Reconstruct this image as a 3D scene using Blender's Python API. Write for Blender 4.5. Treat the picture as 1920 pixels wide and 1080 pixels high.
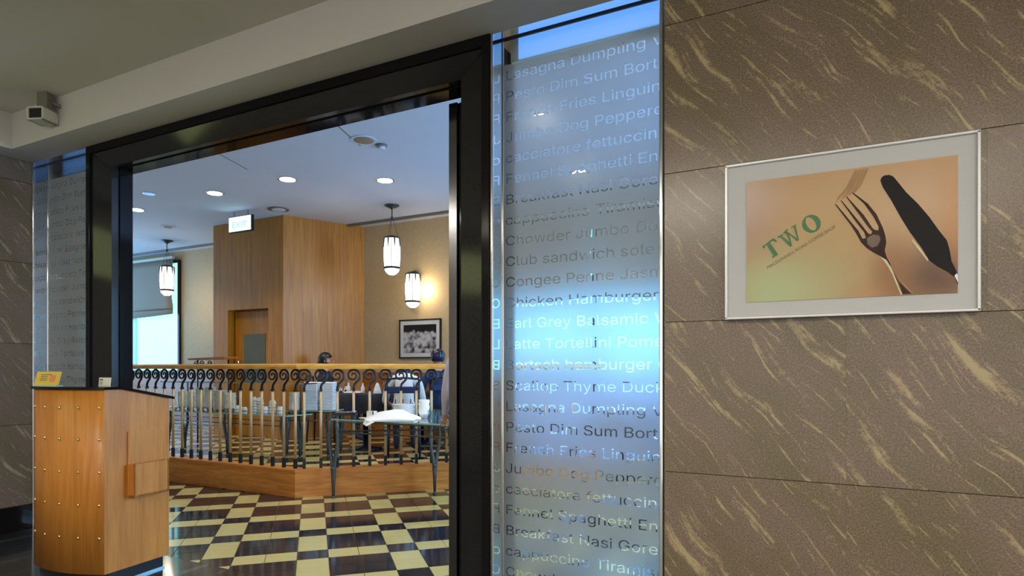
import bpy, bmesh, math, random
from mathutils import Vector, Matrix
from math import sin, cos, pi, radians as R

random.seed(7)
for o in list(bpy.data.objects): bpy.data.objects.remove(o)
scn = bpy.context.scene
COL = scn.collection

# ------------------------------------------------------------------ camera, world, exposure, large lights
# world axes: x runs along the shop front (0 at its left corner), y goes into the restaurant, z is up
CAM = Vector((5.770, -2.736, 1.27)); YAW = R(27.6); FPX = 1190.0; HOR = 692.0
cd = bpy.data.cameras.new('camera'); cam = bpy.data.objects.new('camera', cd); COL.objects.link(cam)
cam.location = CAM; cam.rotation_euler = (pi/2, 0, YAW)
cd.sensor_width = 36; cd.lens = FPX/1920*36; cd.shift_y = (HOR-540)/1920; cd.clip_start = .05; cd.clip_end = 100
scn.camera = cam
w = bpy.data.worlds.new('world'); scn.world = w; w.use_nodes = True
w.node_tree.nodes['Background'].inputs[0].default_value = (1.0, .95, .86, 1)
w.node_tree.nodes['Background'].inputs[1].default_value = 1.35
scn.view_settings.view_transform = 'Standard'; scn.view_settings.look = 'None'
scn.view_settings.exposure = 0.0; scn.view_settings.gamma = 1; scn.view_settings.use_curve_mapping = False
cy = scn.cycles
cy.max_bounces = 10; cy.diffuse_bounces = 4; cy.glossy_bounces = 4; cy.transmission_bounces = 8
cy.transparent_max_bounces = 40; cy.sample_clamp_indirect = 4; cy.caustics_reflective = False; cy.caustics_refractive = False
cy.blur_glossy = .5

def area(name, loc, size, power, color, rot=(0, 0, 0), size_y=None):
    l = bpy.data.lights.new(name, 'AREA'); l.energy = power; l.color = color
    l.shape = 'RECTANGLE'; l.size = size; l.size_y = size_y or size
    o = bpy.data.objects.new(name, l); COL.objects.link(o); o.location = loc; o.rotation_euler = rot
    return o
# unseen corridor ceiling lights; the square ones added for general brightness (panels built below)
CORR = [((4.25, -4.6, 3.17), 1.5, .22, 75), ((1.4, -3.3, 3.17), .5, .5, 18), ((8.5, -4.2, 3.17), .6, .6, 60), ((6.6, -6.2, 3.17), .6, .6, 40), ((1.4, -6.0, 3.17), .6, .6, 30)]
for k, (p, sx, sy, e) in enumerate(CORR):
    area('unseen_ceiling_lamp', (p[0], p[1], p[2]-.03), sx, e, (1, .93, .80), (0, 0, 0), sy)
# added blue lamps inside the side windows, tinting the frosted panel and ceiling
area('added_window_lamp', (-9.0, 3.2, 2.0), 3.8, 170, (.34, .60, 1.0), (0, R(-90), 0), 2.0)
area('added_window_lamp', (7.8, 2.8, 1.9), 3.0, 260, (.48, .68, 1.0), (0, R(90), 0), 1.6)

for x_ in (2.6, 6.4):                     # added to brighten the corridor ceiling, from the made-up troughs built below
    area('added_uplight', (x_, -4.9, 2.56), 2.6, 185, (1, .95, .88), (pi, 0, 0), .12)

# ------------------------------------------------------------------ geometry helpers
def ray(x, y):
    k = (x-960)/FPX
    return Vector((k*cos(YAW)-sin(YAW), k*sin(YAW)+cos(YAW), (HOR-y)/FPX))
def on_n(x, y, n): d = ray(x, y); return CAM + d*((n-CAM.y)/d.y)
def on_z(x, y, z): d = ray(x, y); return CAM + d*((z-CAM.z)/d.z)
def at(x, y, Y): return CAM + ray(x, y)*Y
def on_plane(x, y, p, nrm): d = ray(x, y); return CAM + d*((Vector(p)-CAM).dot(Vector(nrm))/d.dot(Vector(nrm)))

class MB:
    def __init__(s): s.v = []; s.f = []; s.m = []; s.sm = []
    def add(s, vs, fs, mi=0, smooth=False):
        b = len(s.v); s.v += [tuple(v) for v in vs]
        for f in fs: s.f.append([b+i for i in f]); s.m.append(mi); s.sm.append(smooth)
        return s
    def box(s, a, b, mi=0, bev=0.0):
        x0, y0, z0 = [min(p, q) for p, q in zip(a, b)]; x1, y1, z1 = [max(p, q) for p, q in zip(a, b)]
        if bev <= 0:
            return s.add([(x0,y0,z0),(x1,y0,z0),(x1,y1,z0),(x0,y1,z0),(x0,y0,z1),(x1,y0,z1),(x1,y1,z1),(x0,y1,z1)],
                [(0,3,2,1),(4,5,6,7),(0,1,5,4),(1,2,6,5),(2,3,7,6),(3,0,4,7)], mi)
        e = min(bev, (x1-x0)*.45, (y1-y0)*.45, (z1-z0)*.45)
        bm = bmesh.new(); bmesh.ops.create_cube(bm, size=1)
        for v in bm.verts: v.co = Vector(((x0+x1)/2+v.co.x*(x1-x0), (y0+y1)/2+v.co.y*(y1-y0), (z0+z1)/2+v.co.z*(z1-z0)))
        bmesh.ops.bevel(bm, geom=bm.edges[:], offset=e, segments=1, affect='EDGES')
        bm.verts.index_update()
        s.add([v.co[:] for v in bm.verts], [[v.index for v in f.verts] for f in bm.faces], mi); bm.free(); return s
    def prism(s, poly, z0, z1, mi=0, smooth=False):      # poly: list of (x, y); vertical extrusion
        n = len(poly)
        ar = sum(poly[i][0]*poly[(i+1) % n][1]-poly[(i+1) % n][0]*poly[i][1] for i in range(n))
        if ar < 0: poly = poly[::-1]
        vs = [(p[0], p[1], z0) for p in poly]+[(p[0], p[1], z1) for p in poly]
        s.add(vs, [list(range(n))[::-1], list(range(n, 2*n))], mi)
        b = len(s.v)-2*n
        for i in range(n):
            s.f.append([b+i, b+(i+1) % n, b+n+(i+1) % n, b+n+i]); s.m.append(mi); s.sm.append(smooth)
        return s
    def slab(s, pts, d, mi=0):                             # planar polygon of 3-D points, thickened by vector d
        n = len(pts); pts = [Vector(p) for p in pts]; d = Vector(d)
        nr = Vector((0, 0, 0))
        for i in range(n): nr += pts[i].cross(pts[(i+1) % n])
        if nr.dot(d) > 0: pts = pts[::-1]
        vs = pts+[p+d for p in pts]
        fs = [list(range(n)), list(range(n, 2*n))[::-1]]+[[(i+1) % n, i, n+i, n+(i+1) % n] for i in range(n)]
        return s.add(vs, fs, mi)
    def tube(s, pts, r, seg=8, mi=0, caps=True, smooth=True):
        pts = [Vector(p) for p in pts]; n = len(pts)
        rr = r if isinstance(r, (list, tuple)) else [r]*n
        t0 = (pts[1]-pts[0]).normalized()
        up = Vector((0, 0, 1)) if abs(t0.z) < .9 else Vector((1, 0, 0))
        u = t0.cross(up).normalized(); vs = []
        for i, p in enumerate(pts):
            t = (pts[min(i+1, n-1)]-pts[max(i-1, 0)]).normalized()
            u = (u-t*u.dot(t)).normalized(); q = t.cross(u)
            for k in range(seg):
                a = 2*pi*k/seg; vs.append(p+(u*cos(a)+q*sin(a))*rr[i])
        fs = [[i*seg+k, i*seg+(k+1) % seg, (i+1)*seg+(k+1) % seg, (i+1)*seg+k] for i in range(n-1) for k in range(seg)]
        s.add(vs, fs, mi, smooth)
        if caps:
            b = len(s.v)-len(vs)
            s.f.append([b+k for k in range(seg)][::-1]); s.m.append(mi); s.sm.append(False)
            s.f.append([b+(n-1)*seg+k for k in range(seg)]); s.m.append(mi); s.sm.append(False)
        return s
    def lathe(s, prof, c=(0, 0, 0), seg=16, mi=0, smooth=True):   # prof: (r, z) from bottom to top
        vs = []; n = len(prof)
        for r, z in prof:
            for k in range(seg):
                a = 2*pi*k/seg; vs.append((c[0]+r*cos(a), c[1]+r*sin(a), c[2]+z))
        fs = [[i*seg+k, i*seg+(k+1) % seg, (i+1)*seg+(k+1) % seg, (i+1)*seg+k] for i in range(n-1) for k in range(seg)]
        s.add(vs, fs, mi, smooth)
        b = len(s.v)-len(vs)
        s.f.append([b+k for k in range(seg)][::-1]); s.m.append(mi); s.sm.append(False)
        s.f.append([b+(n-1)*seg+k for k in range(seg)]); s.m.append(mi); s.sm.append(False)
        return s
    def sphere(s, c, r, mi=0, seg=12, rings=8):
        rx, ry, rz = r if isinstance(r, (tuple, list)) else (r, r, r)
        vs = [(c[0], c[1], c[2]-rz)]
        for i in range(1, rings):
            a = -pi/2+pi*i/rings
            for k in range(seg):
                b = 2*pi*k/seg; vs.append((c[0]+rx*cos(a)*cos(b), c[1]+ry*cos(a)*sin(b), c[2]+rz*sin(a)))
        vs.append((c[0], c[1], c[2]+rz)); L = len(vs)-1
        fs = [[0, 1+(k+1) % seg, 1+k] for k in range(seg)]
        fs += [[1+i*seg+k, 1+i*seg+(k+1) % seg, 1+(i+1)*seg+(k+1) % seg, 1+(i+1)*seg+k] for i in range(rings-2) for k in range(seg)]
        fs += [[L, 1+(rings-2)*seg+k, 1+(rings-2)*seg+(k+1) % seg] for k in range(seg)]
        return s.add(vs, fs, mi, True)
    def xf(s, M): s.v = [tuple(M @ Vector(v)) for v in s.v]; return s
    def mesh(s, name, mats):
        me = bpy.data.meshes.new(name); me.from_pydata(s.v, [], s.f)
        for m in (mats if isinstance(mats, (list, tuple)) else [mats]): me.materials.append(m)
        me.polygons.foreach_set('material_index', s.m); me.polygons.foreach_set('use_smooth', s.sm)
        me.update(); return me

def tag(o, label=None, cat=None, group=None, kind=None):
    if label: o['label'] = label
    if cat: o['category'] = cat
    if group: o['group'] = group
    if kind: o['kind'] = kind
    return o
def thing(name, label, cat, loc=(0, 0, 0), rz=0, group=None):
    o = bpy.data.objects.new(name, None); COL.objects.link(o); o.empty_display_size = .05
    o.location = loc; o.rotation_euler = (0, 0, rz); return tag(o, label, cat, group)
def part(name, mb, mats, root, label=None, world=False, kind=None):
    """child mesh; world=True: the mesh was laid out in world coordinates"""
    if world:
        r = root
        M = Matrix.Identity(4)
        while r is not None:
            M = Matrix.Translation(r.location) @ Matrix.Rotation(r.rotation_euler[2], 4, 'Z') @ M; r = r.parent
        mb.xf(M.inverted())
    o = bpy.data.objects.new(name, mb.mesh(name, mats)); COL.objects.link(o); o.parent = root
    return tag(o, label, kind=kind)
def solo(name, mb, mats, label=None, cat=None, group=None, kind=None, origin=None):
    if origin is not None: mb.xf(Matrix.Translation(-Vector(origin)))
    o = bpy.data.objects.new(name, mb.mesh(name, mats)); COL.objects.link(o)
    if origin is not None: o.location = origin
    return tag(o, label, cat, group, kind)
def dup(root, loc, rz, label=None, group=None):
    r = root.copy(); COL.objects.link(r); r.location = loc; r.rotation_euler = (0, 0, rz)
    if label: r['label'] = label
    if group: r['group'] = group
    for ch in list(root.children):
        c = ch.copy(); COL.objects.link(c); c.parent = r
        for g in list(ch.children):
            d = g.copy(); COL.objects.link(d); d.parent = c
    return r

# ------------------------------------------------------------------ materials (all procedural)
def srgb(r, g, b):
    f = lambda c: (c/255/12.92) if c/255 <= .04045 else ((c/255+.055)/1.055)**2.4
    return (f(r), f(g), f(b), 1)
def newmat(name):
    m = bpy.data.materials.new(name); m.use_nodes = True; nt = m.node_tree
    return m, nt, nt.nodes['Principled BSDF']
def plain(name, col, rough=.5, metal=0, var=.06, scale=30, bump=0.0, spec=None, coat=0):
    m, nt, p = newmat(name); N = nt.nodes; L = nt.links
    tc = N.new('ShaderNodeTexCoord'); nz = N.new('ShaderNodeTexNoise'); nz.inputs['Scale'].default_value = scale
    nz.inputs['Detail'].default_value = 3
    L.new(tc.outputs['Object'], nz.inputs['Vector'])
    mx = N.new('ShaderNodeMix'); mx.data_type = 'RGBA'
    mx.inputs[6].default_value = tuple(c*(1-var) for c in col[:3])+(1,); mx.inputs[7].default_value = tuple(min(1, c*(1+var)) for c in col[:3])+(1,)
    L.new(nz.outputs[0], mx.inputs[0]); L.new(mx.outputs[2], p.inputs['Base Color'])
    p.inputs['Roughness'].default_value = rough; p.inputs['Metallic'].default_value = metal
    if spec is not None: p.inputs['Specular IOR Level'].default_value = spec
    if coat: p.inputs['Coat Weight'].default_value = coat; p.inputs['Coat Roughness'].default_value = .08
    if bump:
        b = N.new('ShaderNodeBump'); b.inputs['Strength'].default_value = bump; b.inputs['Distance'].default_value = .005
        L.new(nz.outputs[0], b.inputs['Height']); L.new(b.outputs[0], p.inputs['Normal'])
    return m
def emit(name, col, strength):
    m, nt, p = newmat(name)
    p.inputs['Base Color'].default_value = (.6, .6, .6, 1)
    p.inputs['Emission Color'].default_value = col; p.inputs['Emission Strength'].default_value = strength
    return m
def wood(name, c1, c2, stretch=(14, 14, 1.2), rough=.35, coat=.25, dark=None):
    m, nt, p = newmat(name); N = nt.nodes; L = nt.links
    ge = N.new('ShaderNodeNewGeometry'); mp = N.new('ShaderNodeMapping'); mp.inputs['Scale'].default_value = stretch
    L.new(ge.outputs['Position'], mp.inputs['Vector'])
    nz = N.new('ShaderNodeTexNoise'); nz.inputs['Scale'].default_value = 1.6; nz.inputs['Detail'].default_value = 6; nz.inputs['Distortion'].default_value = .6
    L.new(mp.outputs[0], nz.inputs['Vector'])
    cr = N.new('ShaderNodeValToRGB'); cr.color_ramp.elements[0].position = .3; cr.color_ramp.elements[1].position = .7
    cr.color_ramp.elements[0].color = c1; cr.color_ramp.elements[1].color = c2
    L.new(nz.outputs[0], cr.inputs[0])
    n2 = N.new('ShaderNodeTexNoise'); n2.inputs['Scale'].default_value = 6; n2.inputs['Detail'].default_value = 8
    m2 = N.new('ShaderNodeMapping'); m2.inputs['Scale'].default_value = tuple(s*1.5 if s > 3 else s*.8 for s in stretch)
    L.new(ge.outputs['Position'], m2.inputs['Vector']); L.new(m2.outputs[0], n2.inputs['Vector'])
    mx = N.new('ShaderNodeMix'); mx.data_type = 'RGBA'; mx.blend_type = 'MULTIPLY'; mx.inputs[0].default_value = .32
    r2 = N.new('ShaderNodeValToRGB'); r2.color_ramp.elements[0].position = .35; r2.color_ramp.elements[0].color = (.55, .5, .45, 1); r2.color_ramp.elements[1].position = .6
    L.new(n2.outputs[0], r2.inputs[0]); L.new(cr.outputs[0], mx.inputs[6]); L.new(r2.outputs[0], mx.inputs[7])
    L.new(mx.outputs[2], p.inputs['Base Color'])
    p.inputs['Roughness'].default_value = rough; p.inputs['Coat Weight'].default_value = coat; p.inputs['Coat Roughness'].default_value = .2
    return m
def stone(name, plane, base1, base2, vein, rough=.22, amount=.0):
    """polished brown stone with fine grain and slanting yellow veins; plane 'xz' or 'yz'"""
    m, nt, p = newmat(name); N = nt.nodes; L = nt.links
    ge = N.new('ShaderNodeNewGeometry'); oi = N.new('ShaderNodeObjectInfo')
    mul = N.new('ShaderNodeMath'); mul.operation = 'MULTIPLY'; mul.inputs[1].default_value = 37.0
    L.new(oi.outputs['Random'], mul.inputs[0])
    ad = N.new('ShaderNodeVectorMath'); ad.operation = 'ADD'
    L.new(ge.outputs['Position'], ad.inputs[0]); L.new(mul.outputs[0], ad.inputs[1])
    sp = N.new('ShaderNodeSeparateXYZ'); L.new(ad.outputs[0], sp.inputs[0])
    cb = N.new('ShaderNodeCombineXYZ')
    L.new(sp.outputs['X' if plane == 'xz' else 'Y'], cb.inputs[0]); L.new(sp.outputs['Z'], cb.inputs[1])
    # warp
    wn = N.new('ShaderNodeTexNoise'); wn.inputs['Scale'].default_value = 1.7; wn.inputs['Detail'].default_value = 2; L.new(cb.outputs[0], wn.inputs['Vector'])
    wa = N.new('ShaderNodeVectorMath'); wa.operation = 'MULTIPLY_ADD'; wa.inputs[1].default_value = (.22, .22, 0)
    L.new(wn.outputs[1], wa.inputs[0]); L.new(cb.outputs[0], wa.inputs[2])
    ro = N.new('ShaderNodeMapping'); ro.inputs['Rotation'].default_value = (0, 0, R(50)); L.new(wa.outputs[0], ro.inputs['Vector'])
    gr = N.new('ShaderNodeTexNoise'); gr.inputs['Scale'].default_value = 150; gr.inputs['Detail'].default_value = 4; gr.inputs['Roughness'].default_value = .8; L.new(cb.outputs[0], gr.inputs['Vector'])
    gm_ = N.new('ShaderNodeTexNoise'); gm_.inputs['Scale'].default_value = 45; gm_.inputs['Detail'].default_value = 3; L.new(cb.outputs[0], gm_.inputs['Vector'])
    def veins(sc, lo, hi, w, jit):
        mp = N.new('ShaderNodeMapping'); mp.inputs['Scale'].default_value = sc; mp.inputs['Location'].default_value = (w*3.1, w*1.7, w); L.new(ro.outputs[0], mp.inputs['Vector'])
        v = N.new('ShaderNodeTexNoise'); v.inputs['Scale'].default_value = 1.0; v.inputs['Detail'].default_value = 5; v.inputs['Roughness'].default_value = .55; v.inputs['Distortion'].default_value = .1; L.new(mp.outputs[0], v.inputs['Vector'])
        j1 = N.new('ShaderNodeMath'); j1.operation = 'MULTIPLY_ADD'; j1.inputs[1].default_value = jit; L.new(gr.outputs[0], j1.inputs[0]); L.new(v.outputs[0], j1.inputs[2])
        j2 = N.new('ShaderNodeMath'); j2.operation = 'MULTIPLY_ADD'; j2.inputs[1].default_value = jit; L.new(gm_.outputs[0], j2.inputs[0]); L.new(j1.outputs[0], j2.inputs[2])
        c = N.new('ShaderNodeMapRange'); c.interpolation_type = 'SMOOTHSTEP'; c.inputs[1].default_value = lo-amount+jit; c.inputs[2].default_value = hi-amount+jit; L.new(j2.outputs[0], c.inputs[0]); return c.outputs[0]
    va = veins((2.4, 18, 1), .565, .69, 0, .14); vb = veins((3.8, 50, 1), .575, .71, 5, .14)
    cr = N.new('ShaderNodeMath'); cr.operation = 'MAXIMUM'; L.new(va, cr.inputs[0]); L.new(vb, cr.inputs[1])
    # grain colour
    gc = N.new('ShaderNodeValToRGB'); gc.color_ramp.elements[0].position = .33; gc.color_ramp.elements[1].position = .68
    gc.color_ramp.elements[0].color = base1; gc.color_ramp.elements[1].color = base2; L.new(gr.outputs[0], gc.inputs[0])
    big = N.new('ShaderNodeTexNoise'); big.inputs['Scale'].default_value = 1.0; big.inputs['Detail'].default_value = 4; 
    m3 = N.new('ShaderNodeMapping'); m3.inputs['Scale'].default_value = (1.5, 5, 1); L.new(ro.outputs[0], m3.inputs['Vector']); L.new(m3.outputs[0], big.inputs['Vector'])
    bt = N.new('ShaderNodeMix'); bt.data_type = 'RGBA'; bt.blend_type = 'MULTIPLY'; bt.inputs[0].default_value = 1
    br = N.new('ShaderNodeValToRGB'); br.color_ramp.elements[0].position = .35; br.color_ramp.elements[0].color = (.80, .82, .66, 1); br.color_ramp.elements[1].position = .62; br.color_ramp.elements[1].color = (1.0, .95, .97, 1)
    L.new(big.outputs[0], br.inputs[0]); L.new(gc.outputs[0], bt.inputs[6]); L.new(br.outputs[0], bt.inputs[7])
    vm = N.new('ShaderNodeMix'); vm.data_type = 'RGBA'; vm.inputs[7].default_value = vein
    vg = N.new('ShaderNodeMix'); vg.data_type = 'RGBA'; vg.blend_type = 'MULTIPLY'; vg.inputs[0].default_value = .6; vg.inputs[6].default_value = vein
    L.new(gr.outputs[0], vg.inputs[7]); 
    sc = N.new('ShaderNodeMath'); sc.operation = 'MULTIPLY'; sc.inputs[1].default_value = .74; L.new(cr.outputs[0], sc.inputs[0])
    L.new(sc.outputs[0], vm.inputs[0]); L.new(bt.outputs[2], vm.inputs[6]); 
    L.new(vm.outputs[2], p.inputs['Base Color'])
    p.inputs['Roughness'].default_value = rough
    bp = N.new('ShaderNodeBump'); bp.inputs['Strength'].default_value = .05; bp.inputs['Distance'].default_value = .002
    L.new(gr.outputs[0], bp.inputs['Height']); L.new(bp.outputs[0], p.inputs['Normal'])
    return m
def clearglass(name, tint=(1, 1, 1, 1), rough=.02, refl=1.0):
    m, nt, p = newmat(name); N = nt.nodes; L = nt.links; N.remove(p)
    tr = N.new('ShaderNodeBsdfTransparent'); tr.inputs[0].default_value = tint
    gl = N.new('ShaderNodeBsdfGlossy'); gl.inputs['Roughness'].default_value = rough
    fr = N.new('ShaderNodeFresnel'); fr.inputs[0].default_value = 1.45
    ml = N.new('ShaderNodeMath'); ml.operation = 'MULTIPLY'; ml.inputs[1].default_value = refl; L.new(fr.outputs[0], ml.inputs[0])
    mx = N.new('ShaderNodeMixShader'); L.new(ml.outputs[0], mx.inputs[0]); L.new(tr.outputs[0], mx.inputs[1]); L.new(gl.outputs[0], mx.inputs[2])
    L.new(mx.outputs[0], N['Material Output'].inputs[0]); return m
def frosted(name):
    m, nt, p = newmat(name); N = nt.nodes; L = nt.links
    p.inputs['Base Color'].default_value = (.78, .87, .95, 1)
    p.inputs['Transmission Weight'].default_value = .74; p.inputs['Roughness'].default_value = .30; p.inputs['IOR'].default_value = 1.25
    nz = N.new('ShaderNodeTexNoise'); nz.inputs['Scale'].default_value = 3; 
    mr = N.new('ShaderNodeMapRange'); mr.inputs[3].default_value = .32; mr.inputs[4].default_value = .37
    L.new(nz.outputs[0], mr.inputs[0]); L.new(mr.outputs[0], p.inputs['Roughness'])
    return m

M = {}
M['stone'] = stone('brown_veined_stone', 'xz', srgb(84, 74, 62), srgb(154, 136, 117), srgb(198, 178, 136))
M['stone_left'] = stone('grey_brown_stone', 'yz', srgb(104, 97, 90), srgb(156, 149, 142), srgb(196, 188, 172), .25, -.02)
M['granite'] = plain('black_granite', (.008, .008, .009, 1), .07, 0, .5, 260, spec=.14)
M['granite2'] = plain('black_granite_band', (.014, .014, .014, 1), .12, 0, .5, 260, spec=.35)
M['black_base'] = plain('black_skirting', (.010, .010, .012, 1), .12, 0, .4, 40)
M['corr_floor'] = stone('dark_green_marble', 'xz', (.012, .014, .016, 1), (.035, .04, .042, 1), (.12, .13, .13, 1), .10, .0)
M['plaster'] = plain('white_plaster', srgb(205, 202, 196), .85, 0, .03, 3)
M['ceil_corr'] = plain('grey_painted_ceiling', srgb(216, 213, 202), .9, 0, .04, 2)
M['ceil_in'] = plain('white_ceiling', srgb(208, 217, 242), .85, 0, .02, 3)
M['wallpaper'] = plain('beige_wallpaper', srgb(190, 166, 128), .75, 0, .12, 25, .1)
M['wood_pillar'] = wood('orange_brown_veneer', srgb(170, 104, 16), srgb(200, 138, 30), (16, 16, .8), .42, .04)
M['wood_lect'] = wood('honey_cherry_veneer', srgb(182, 114, 42), srgb(208, 140, 60), (9, 9, .9), .36, .15)
M['wood_plinth'] = wood('cherry_plinth', srgb(176, 106, 40), srgb(218, 148, 68), (1.6, 1.6, 16), .4, .2)
M['wood_rail'] = wood('golden_handrail', srgb(196, 138, 52), srgb(236, 184, 90), (2, 2, 14), .25, .4)
M['wood_wains'] = wood('wainscot_wood', srgb(150, 84, 30), srgb(190, 116, 48), (1.2, 1.2, 10), .4, .15)
M['brass'] = plain('brushed_brass_tube', srgb(196, 172, 132), .42, .35, .08, 60)
M['iron'] = plain('black_wrought_iron', (.012, .012, .018, 1), .35, .3, .3, 60)
M['iron2'] = plain('patinated_iron', (.075, .09, .095, 1), .38, .5, .5, 40, .2)
M['chrome'] = plain('polished_chrome', (.75, .75, .74, 1), .08, 1, .03, 10)
M['mirror'] = plain('mirror_channel', (.55, .54, .52, 1), .04, 1, .02, 8)
M['steel'] = plain('dark_steel_stile', (.20, .20, .21, 1), .16, 1, .1, 20)
M['stud'] = plain('gold_stud', srgb(250, 225, 150), .15, 1, .02, 10)
M['t_yel'] = plain('yellow_floor_tile', srgb(206, 192, 128), .16, 0, .09, 9)
M['t_dark'] = plain('dark_floor_tile', srgb(40, 38, 46), .09, 0, .25, 12)
M['grout'] = plain('grey_grout', srgb(150, 140, 110), .7, 0, .1, 60)
M['glass'] = clearglass('clear_glass', (.97, .99, .99, 1), .01, .9)
M['tumbler'] = clearglass('thin_tumbler_glass', (.95, .98, 1, 1), .02, .25)
M['shelfglass'] = clearglass('green_shelf_glass', (.66, .86, .80, 1), .05, 3.0)
M['glassedge'] = plain('green_glass_edge', srgb(140, 190, 180), .15, 0, .05, 20)
M['film'] = frosted('frosted_film')
M['china'] = plain('white_china', srgb(240, 240, 236), .2, 0, .02, 20)
M['cloth'] = plain('white_cloth', srgb(240, 240, 238), .9, 0, .03, 50, .3)
M['napkin'] = plain('folded_napkin', srgb(236, 243, 250), .85, 0, .05, 70, .3)
M['shade'] = plain('beige_blind', srgb(150, 138, 122), .9, 0, .06, 60, .2)
M['lampglass'] = emit('lit_lamp_glass', (1, .95, .9, 1), 1.5)
M['sconceglass'] = emit('lit_sconce_glass', (1, .95, .84, 1), 1.6)
M['downlight'] = emit('lit_downlight', (1, .95, .88, 1), 5)
M['panel'] = emit('lit_ceiling_panel', (1, .95, .84, 1), 4)
M['window'] = emit('bright_daylit_pane', (.27, .90, .86, 1), 1.6)
M['window2'] = emit('bright_blue_daylit_pane', (.14, .56, 1.0, 1), 3.2)
M['windowlow'] = emit('dim_blue_lower_pane', (.10, .32, .85, 1), 2.0)
M['winblue'] = emit('blue_mullion_glow', (.02, .22, .62, 1), 1.0)  # mullion given its own blue glow in place of light falling on it
M['signwhite'] = emit('lit_sign_face', (.62, 1, .98, 1), 1.7)
M['signgreen'] = emit('lit_sign_letters', (.12, .62, .48, 1), 1.0)
M['blueglow'] = emit('blue_glow', (.09, .36, 1.0, 1), 1.0)  # blue glow of the added panels above the glass; also one bluish lens
M['yellowsign'] = emit('lit_yellow_sign', (.62, .70, .22, 1), 2.2)
M['silver'] = plain('silver_frame', (.72, .72, .74, 1), .3, .35, .02, 10)
M['mount'] = plain('pale_grey_mount', srgb(205, 205, 205), .5, 0, .02, 10)
M['blackplastic'] = plain('black_plastic', (.012, .012, .015, 1), .3, 0, .2, 20)
M['whiteplastic'] = plain('white_plastic', srgb(205, 204, 190), .4, 0, .03, 20)
M['greyplastic'] = plain('grey_metal', srgb(120, 116, 108), .5, .2, .1, 40)
M['doorglass'] = plain('grey_reflective_glass', srgb(104, 104, 96), .1, 0, .1, 4)
M['skin'] = plain('skin', srgb(196, 140, 110), .5, 0, .05, 20)
M['hair'] = plain('dark_hair', (.01, .008, .01, 1), .4, 0, .3, 90)
M['hairblue'] = plain('glossy_black_hair', (.012, .016, .04, 1), .25, 0, .3, 90)
M['navy'] = plain('navy_fabric', (.012, .03, .10, 1), .8, 0, .2, 30)
M['blackfab'] = plain('black_fabric', (.012, .012, .018, 1), .85, 0, .2, 30)
M['whitefab'] = plain('white_fabric', srgb(225, 228, 230), .85, 0, .04, 30)
M['lavfab'] = plain('pale_lavender_fabric', srgb(196, 190, 212), .85, 0, .04, 30)
M['denim'] = plain('dark_trousers', (.02, .025, .05, 1), .85, 0, .2, 40)
M['yellowpaper'] = plain('yellow_leaflet', srgb(200, 170, 60), .5, 0, .05, 10)
M['orangeink'] = plain('orange_print', srgb(206, 120, 50), .5, 0, .05, 10)
M['greyink'] = plain('grey_print', srgb(60, 60, 60), .5, 0, .05, 10)
M['card'] = plain('white_card', srgb(226, 224, 210), .5, 0, .02, 10)
M['greenink'] = plain('green_lettering', srgb(66, 118, 70), .5, 0, .12, 8)
M['brownink'] = plain('brown_small_lettering', srgb(120, 100, 70), .5, 0, .05, 8)

# ------------------------------------------------------------------ setting: corridor
ZS, ZC, ZI = 2.925, 3.19, 3.60          # soffit, corridor ceiling, restaurant ceiling
HF = .20                                  # raised restaurant floor
NB = 5.38                                 # back wall
def struct(name, mb, mats): return solo(name, mb, mats, kind='structure')

struct('floor', MB().box((-.3, -8, -.2), (9.5, 0.0, 0)), M['corr_floor'])
struct('ceiling', MB().box((-.3, -8, ZC), (9.5, -.25, ZC+.1)), M['ceil_corr'])
# dropped bulkhead round two sides
bk = MB(); bk.prism([(-.3, 0), (9.5, 0), (9.5, -.25), (.23, -.25), (.23, -8), (-.3, -8)], ZS, ZC+.1)
struct('ceiling', bk, M['plaster'])

JZ = [.0, .19, .829, 1.472, 2.112, 2.752, ZS]
def slabs(root, mat, axis, fixed, th, rows, rnd=.0002):
    for (z0, z1, cuts) in rows:
        for a, b in zip(cuts[:-1], cuts[1:]):
            g = .0012; gx = .0; e = random.uniform(-rnd, rnd)
            mb = MB()
            if axis == 'x': mb.box((a+gx, fixed+e, z0+g), (b-gx, fixed+th, z1-g), 0, .0005)
            else: mb.box((fixed-th, a+g, z0+g), (fixed+e, b-g, z1-g), 0, .0025)
            part('stone_slab', mb, mat, root)
SR = 5.083                                # left edge of the stone at the right
wr = struct('wall_right', MB().box((SR, .018, 0), (9.5, .30, ZS+.2)), M['grout'])
slabs(wr, M['stone'], 'x', 0.0, .022, [
    (JZ[0], JZ[1], [SR, 5.778, 7.05, 8.3, 9.5]), (JZ[1], JZ[2], [SR, 5.778, 7.05, 8.3, 9.5]), (JZ[2], JZ[3], [SR, 5.778, 7.05, 8.3, 9.5]),
    (JZ[3], JZ[4], [SR, 6.214, 7.45, 8.7, 9.5]), (JZ[4], JZ[5], [SR, 6.62, 7.9, 9.5]), (JZ[5], JZ[6], [SR, 6.62, 7.9, 9.5])])
wl = struct('wall_left', MB().box((-.3, -8, 0), (-.018, .25, ZS+.2)), M['grout'])
slabs(wl, M['stone_left'], 'y', 0.0, .02, [(z0, z1, [-8, -6.6, -5.3, -4.0, -2.7, -1.4+.2*(k % 2), 0]) for k, (z0, z1) in enumerate(zip(JZ[1:-1], JZ[2:]))])
struct('baseboard_left', MB().box((-.02, -8, 0), (.012, -.0, .19), 0, .003), M['black_base'])
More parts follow.
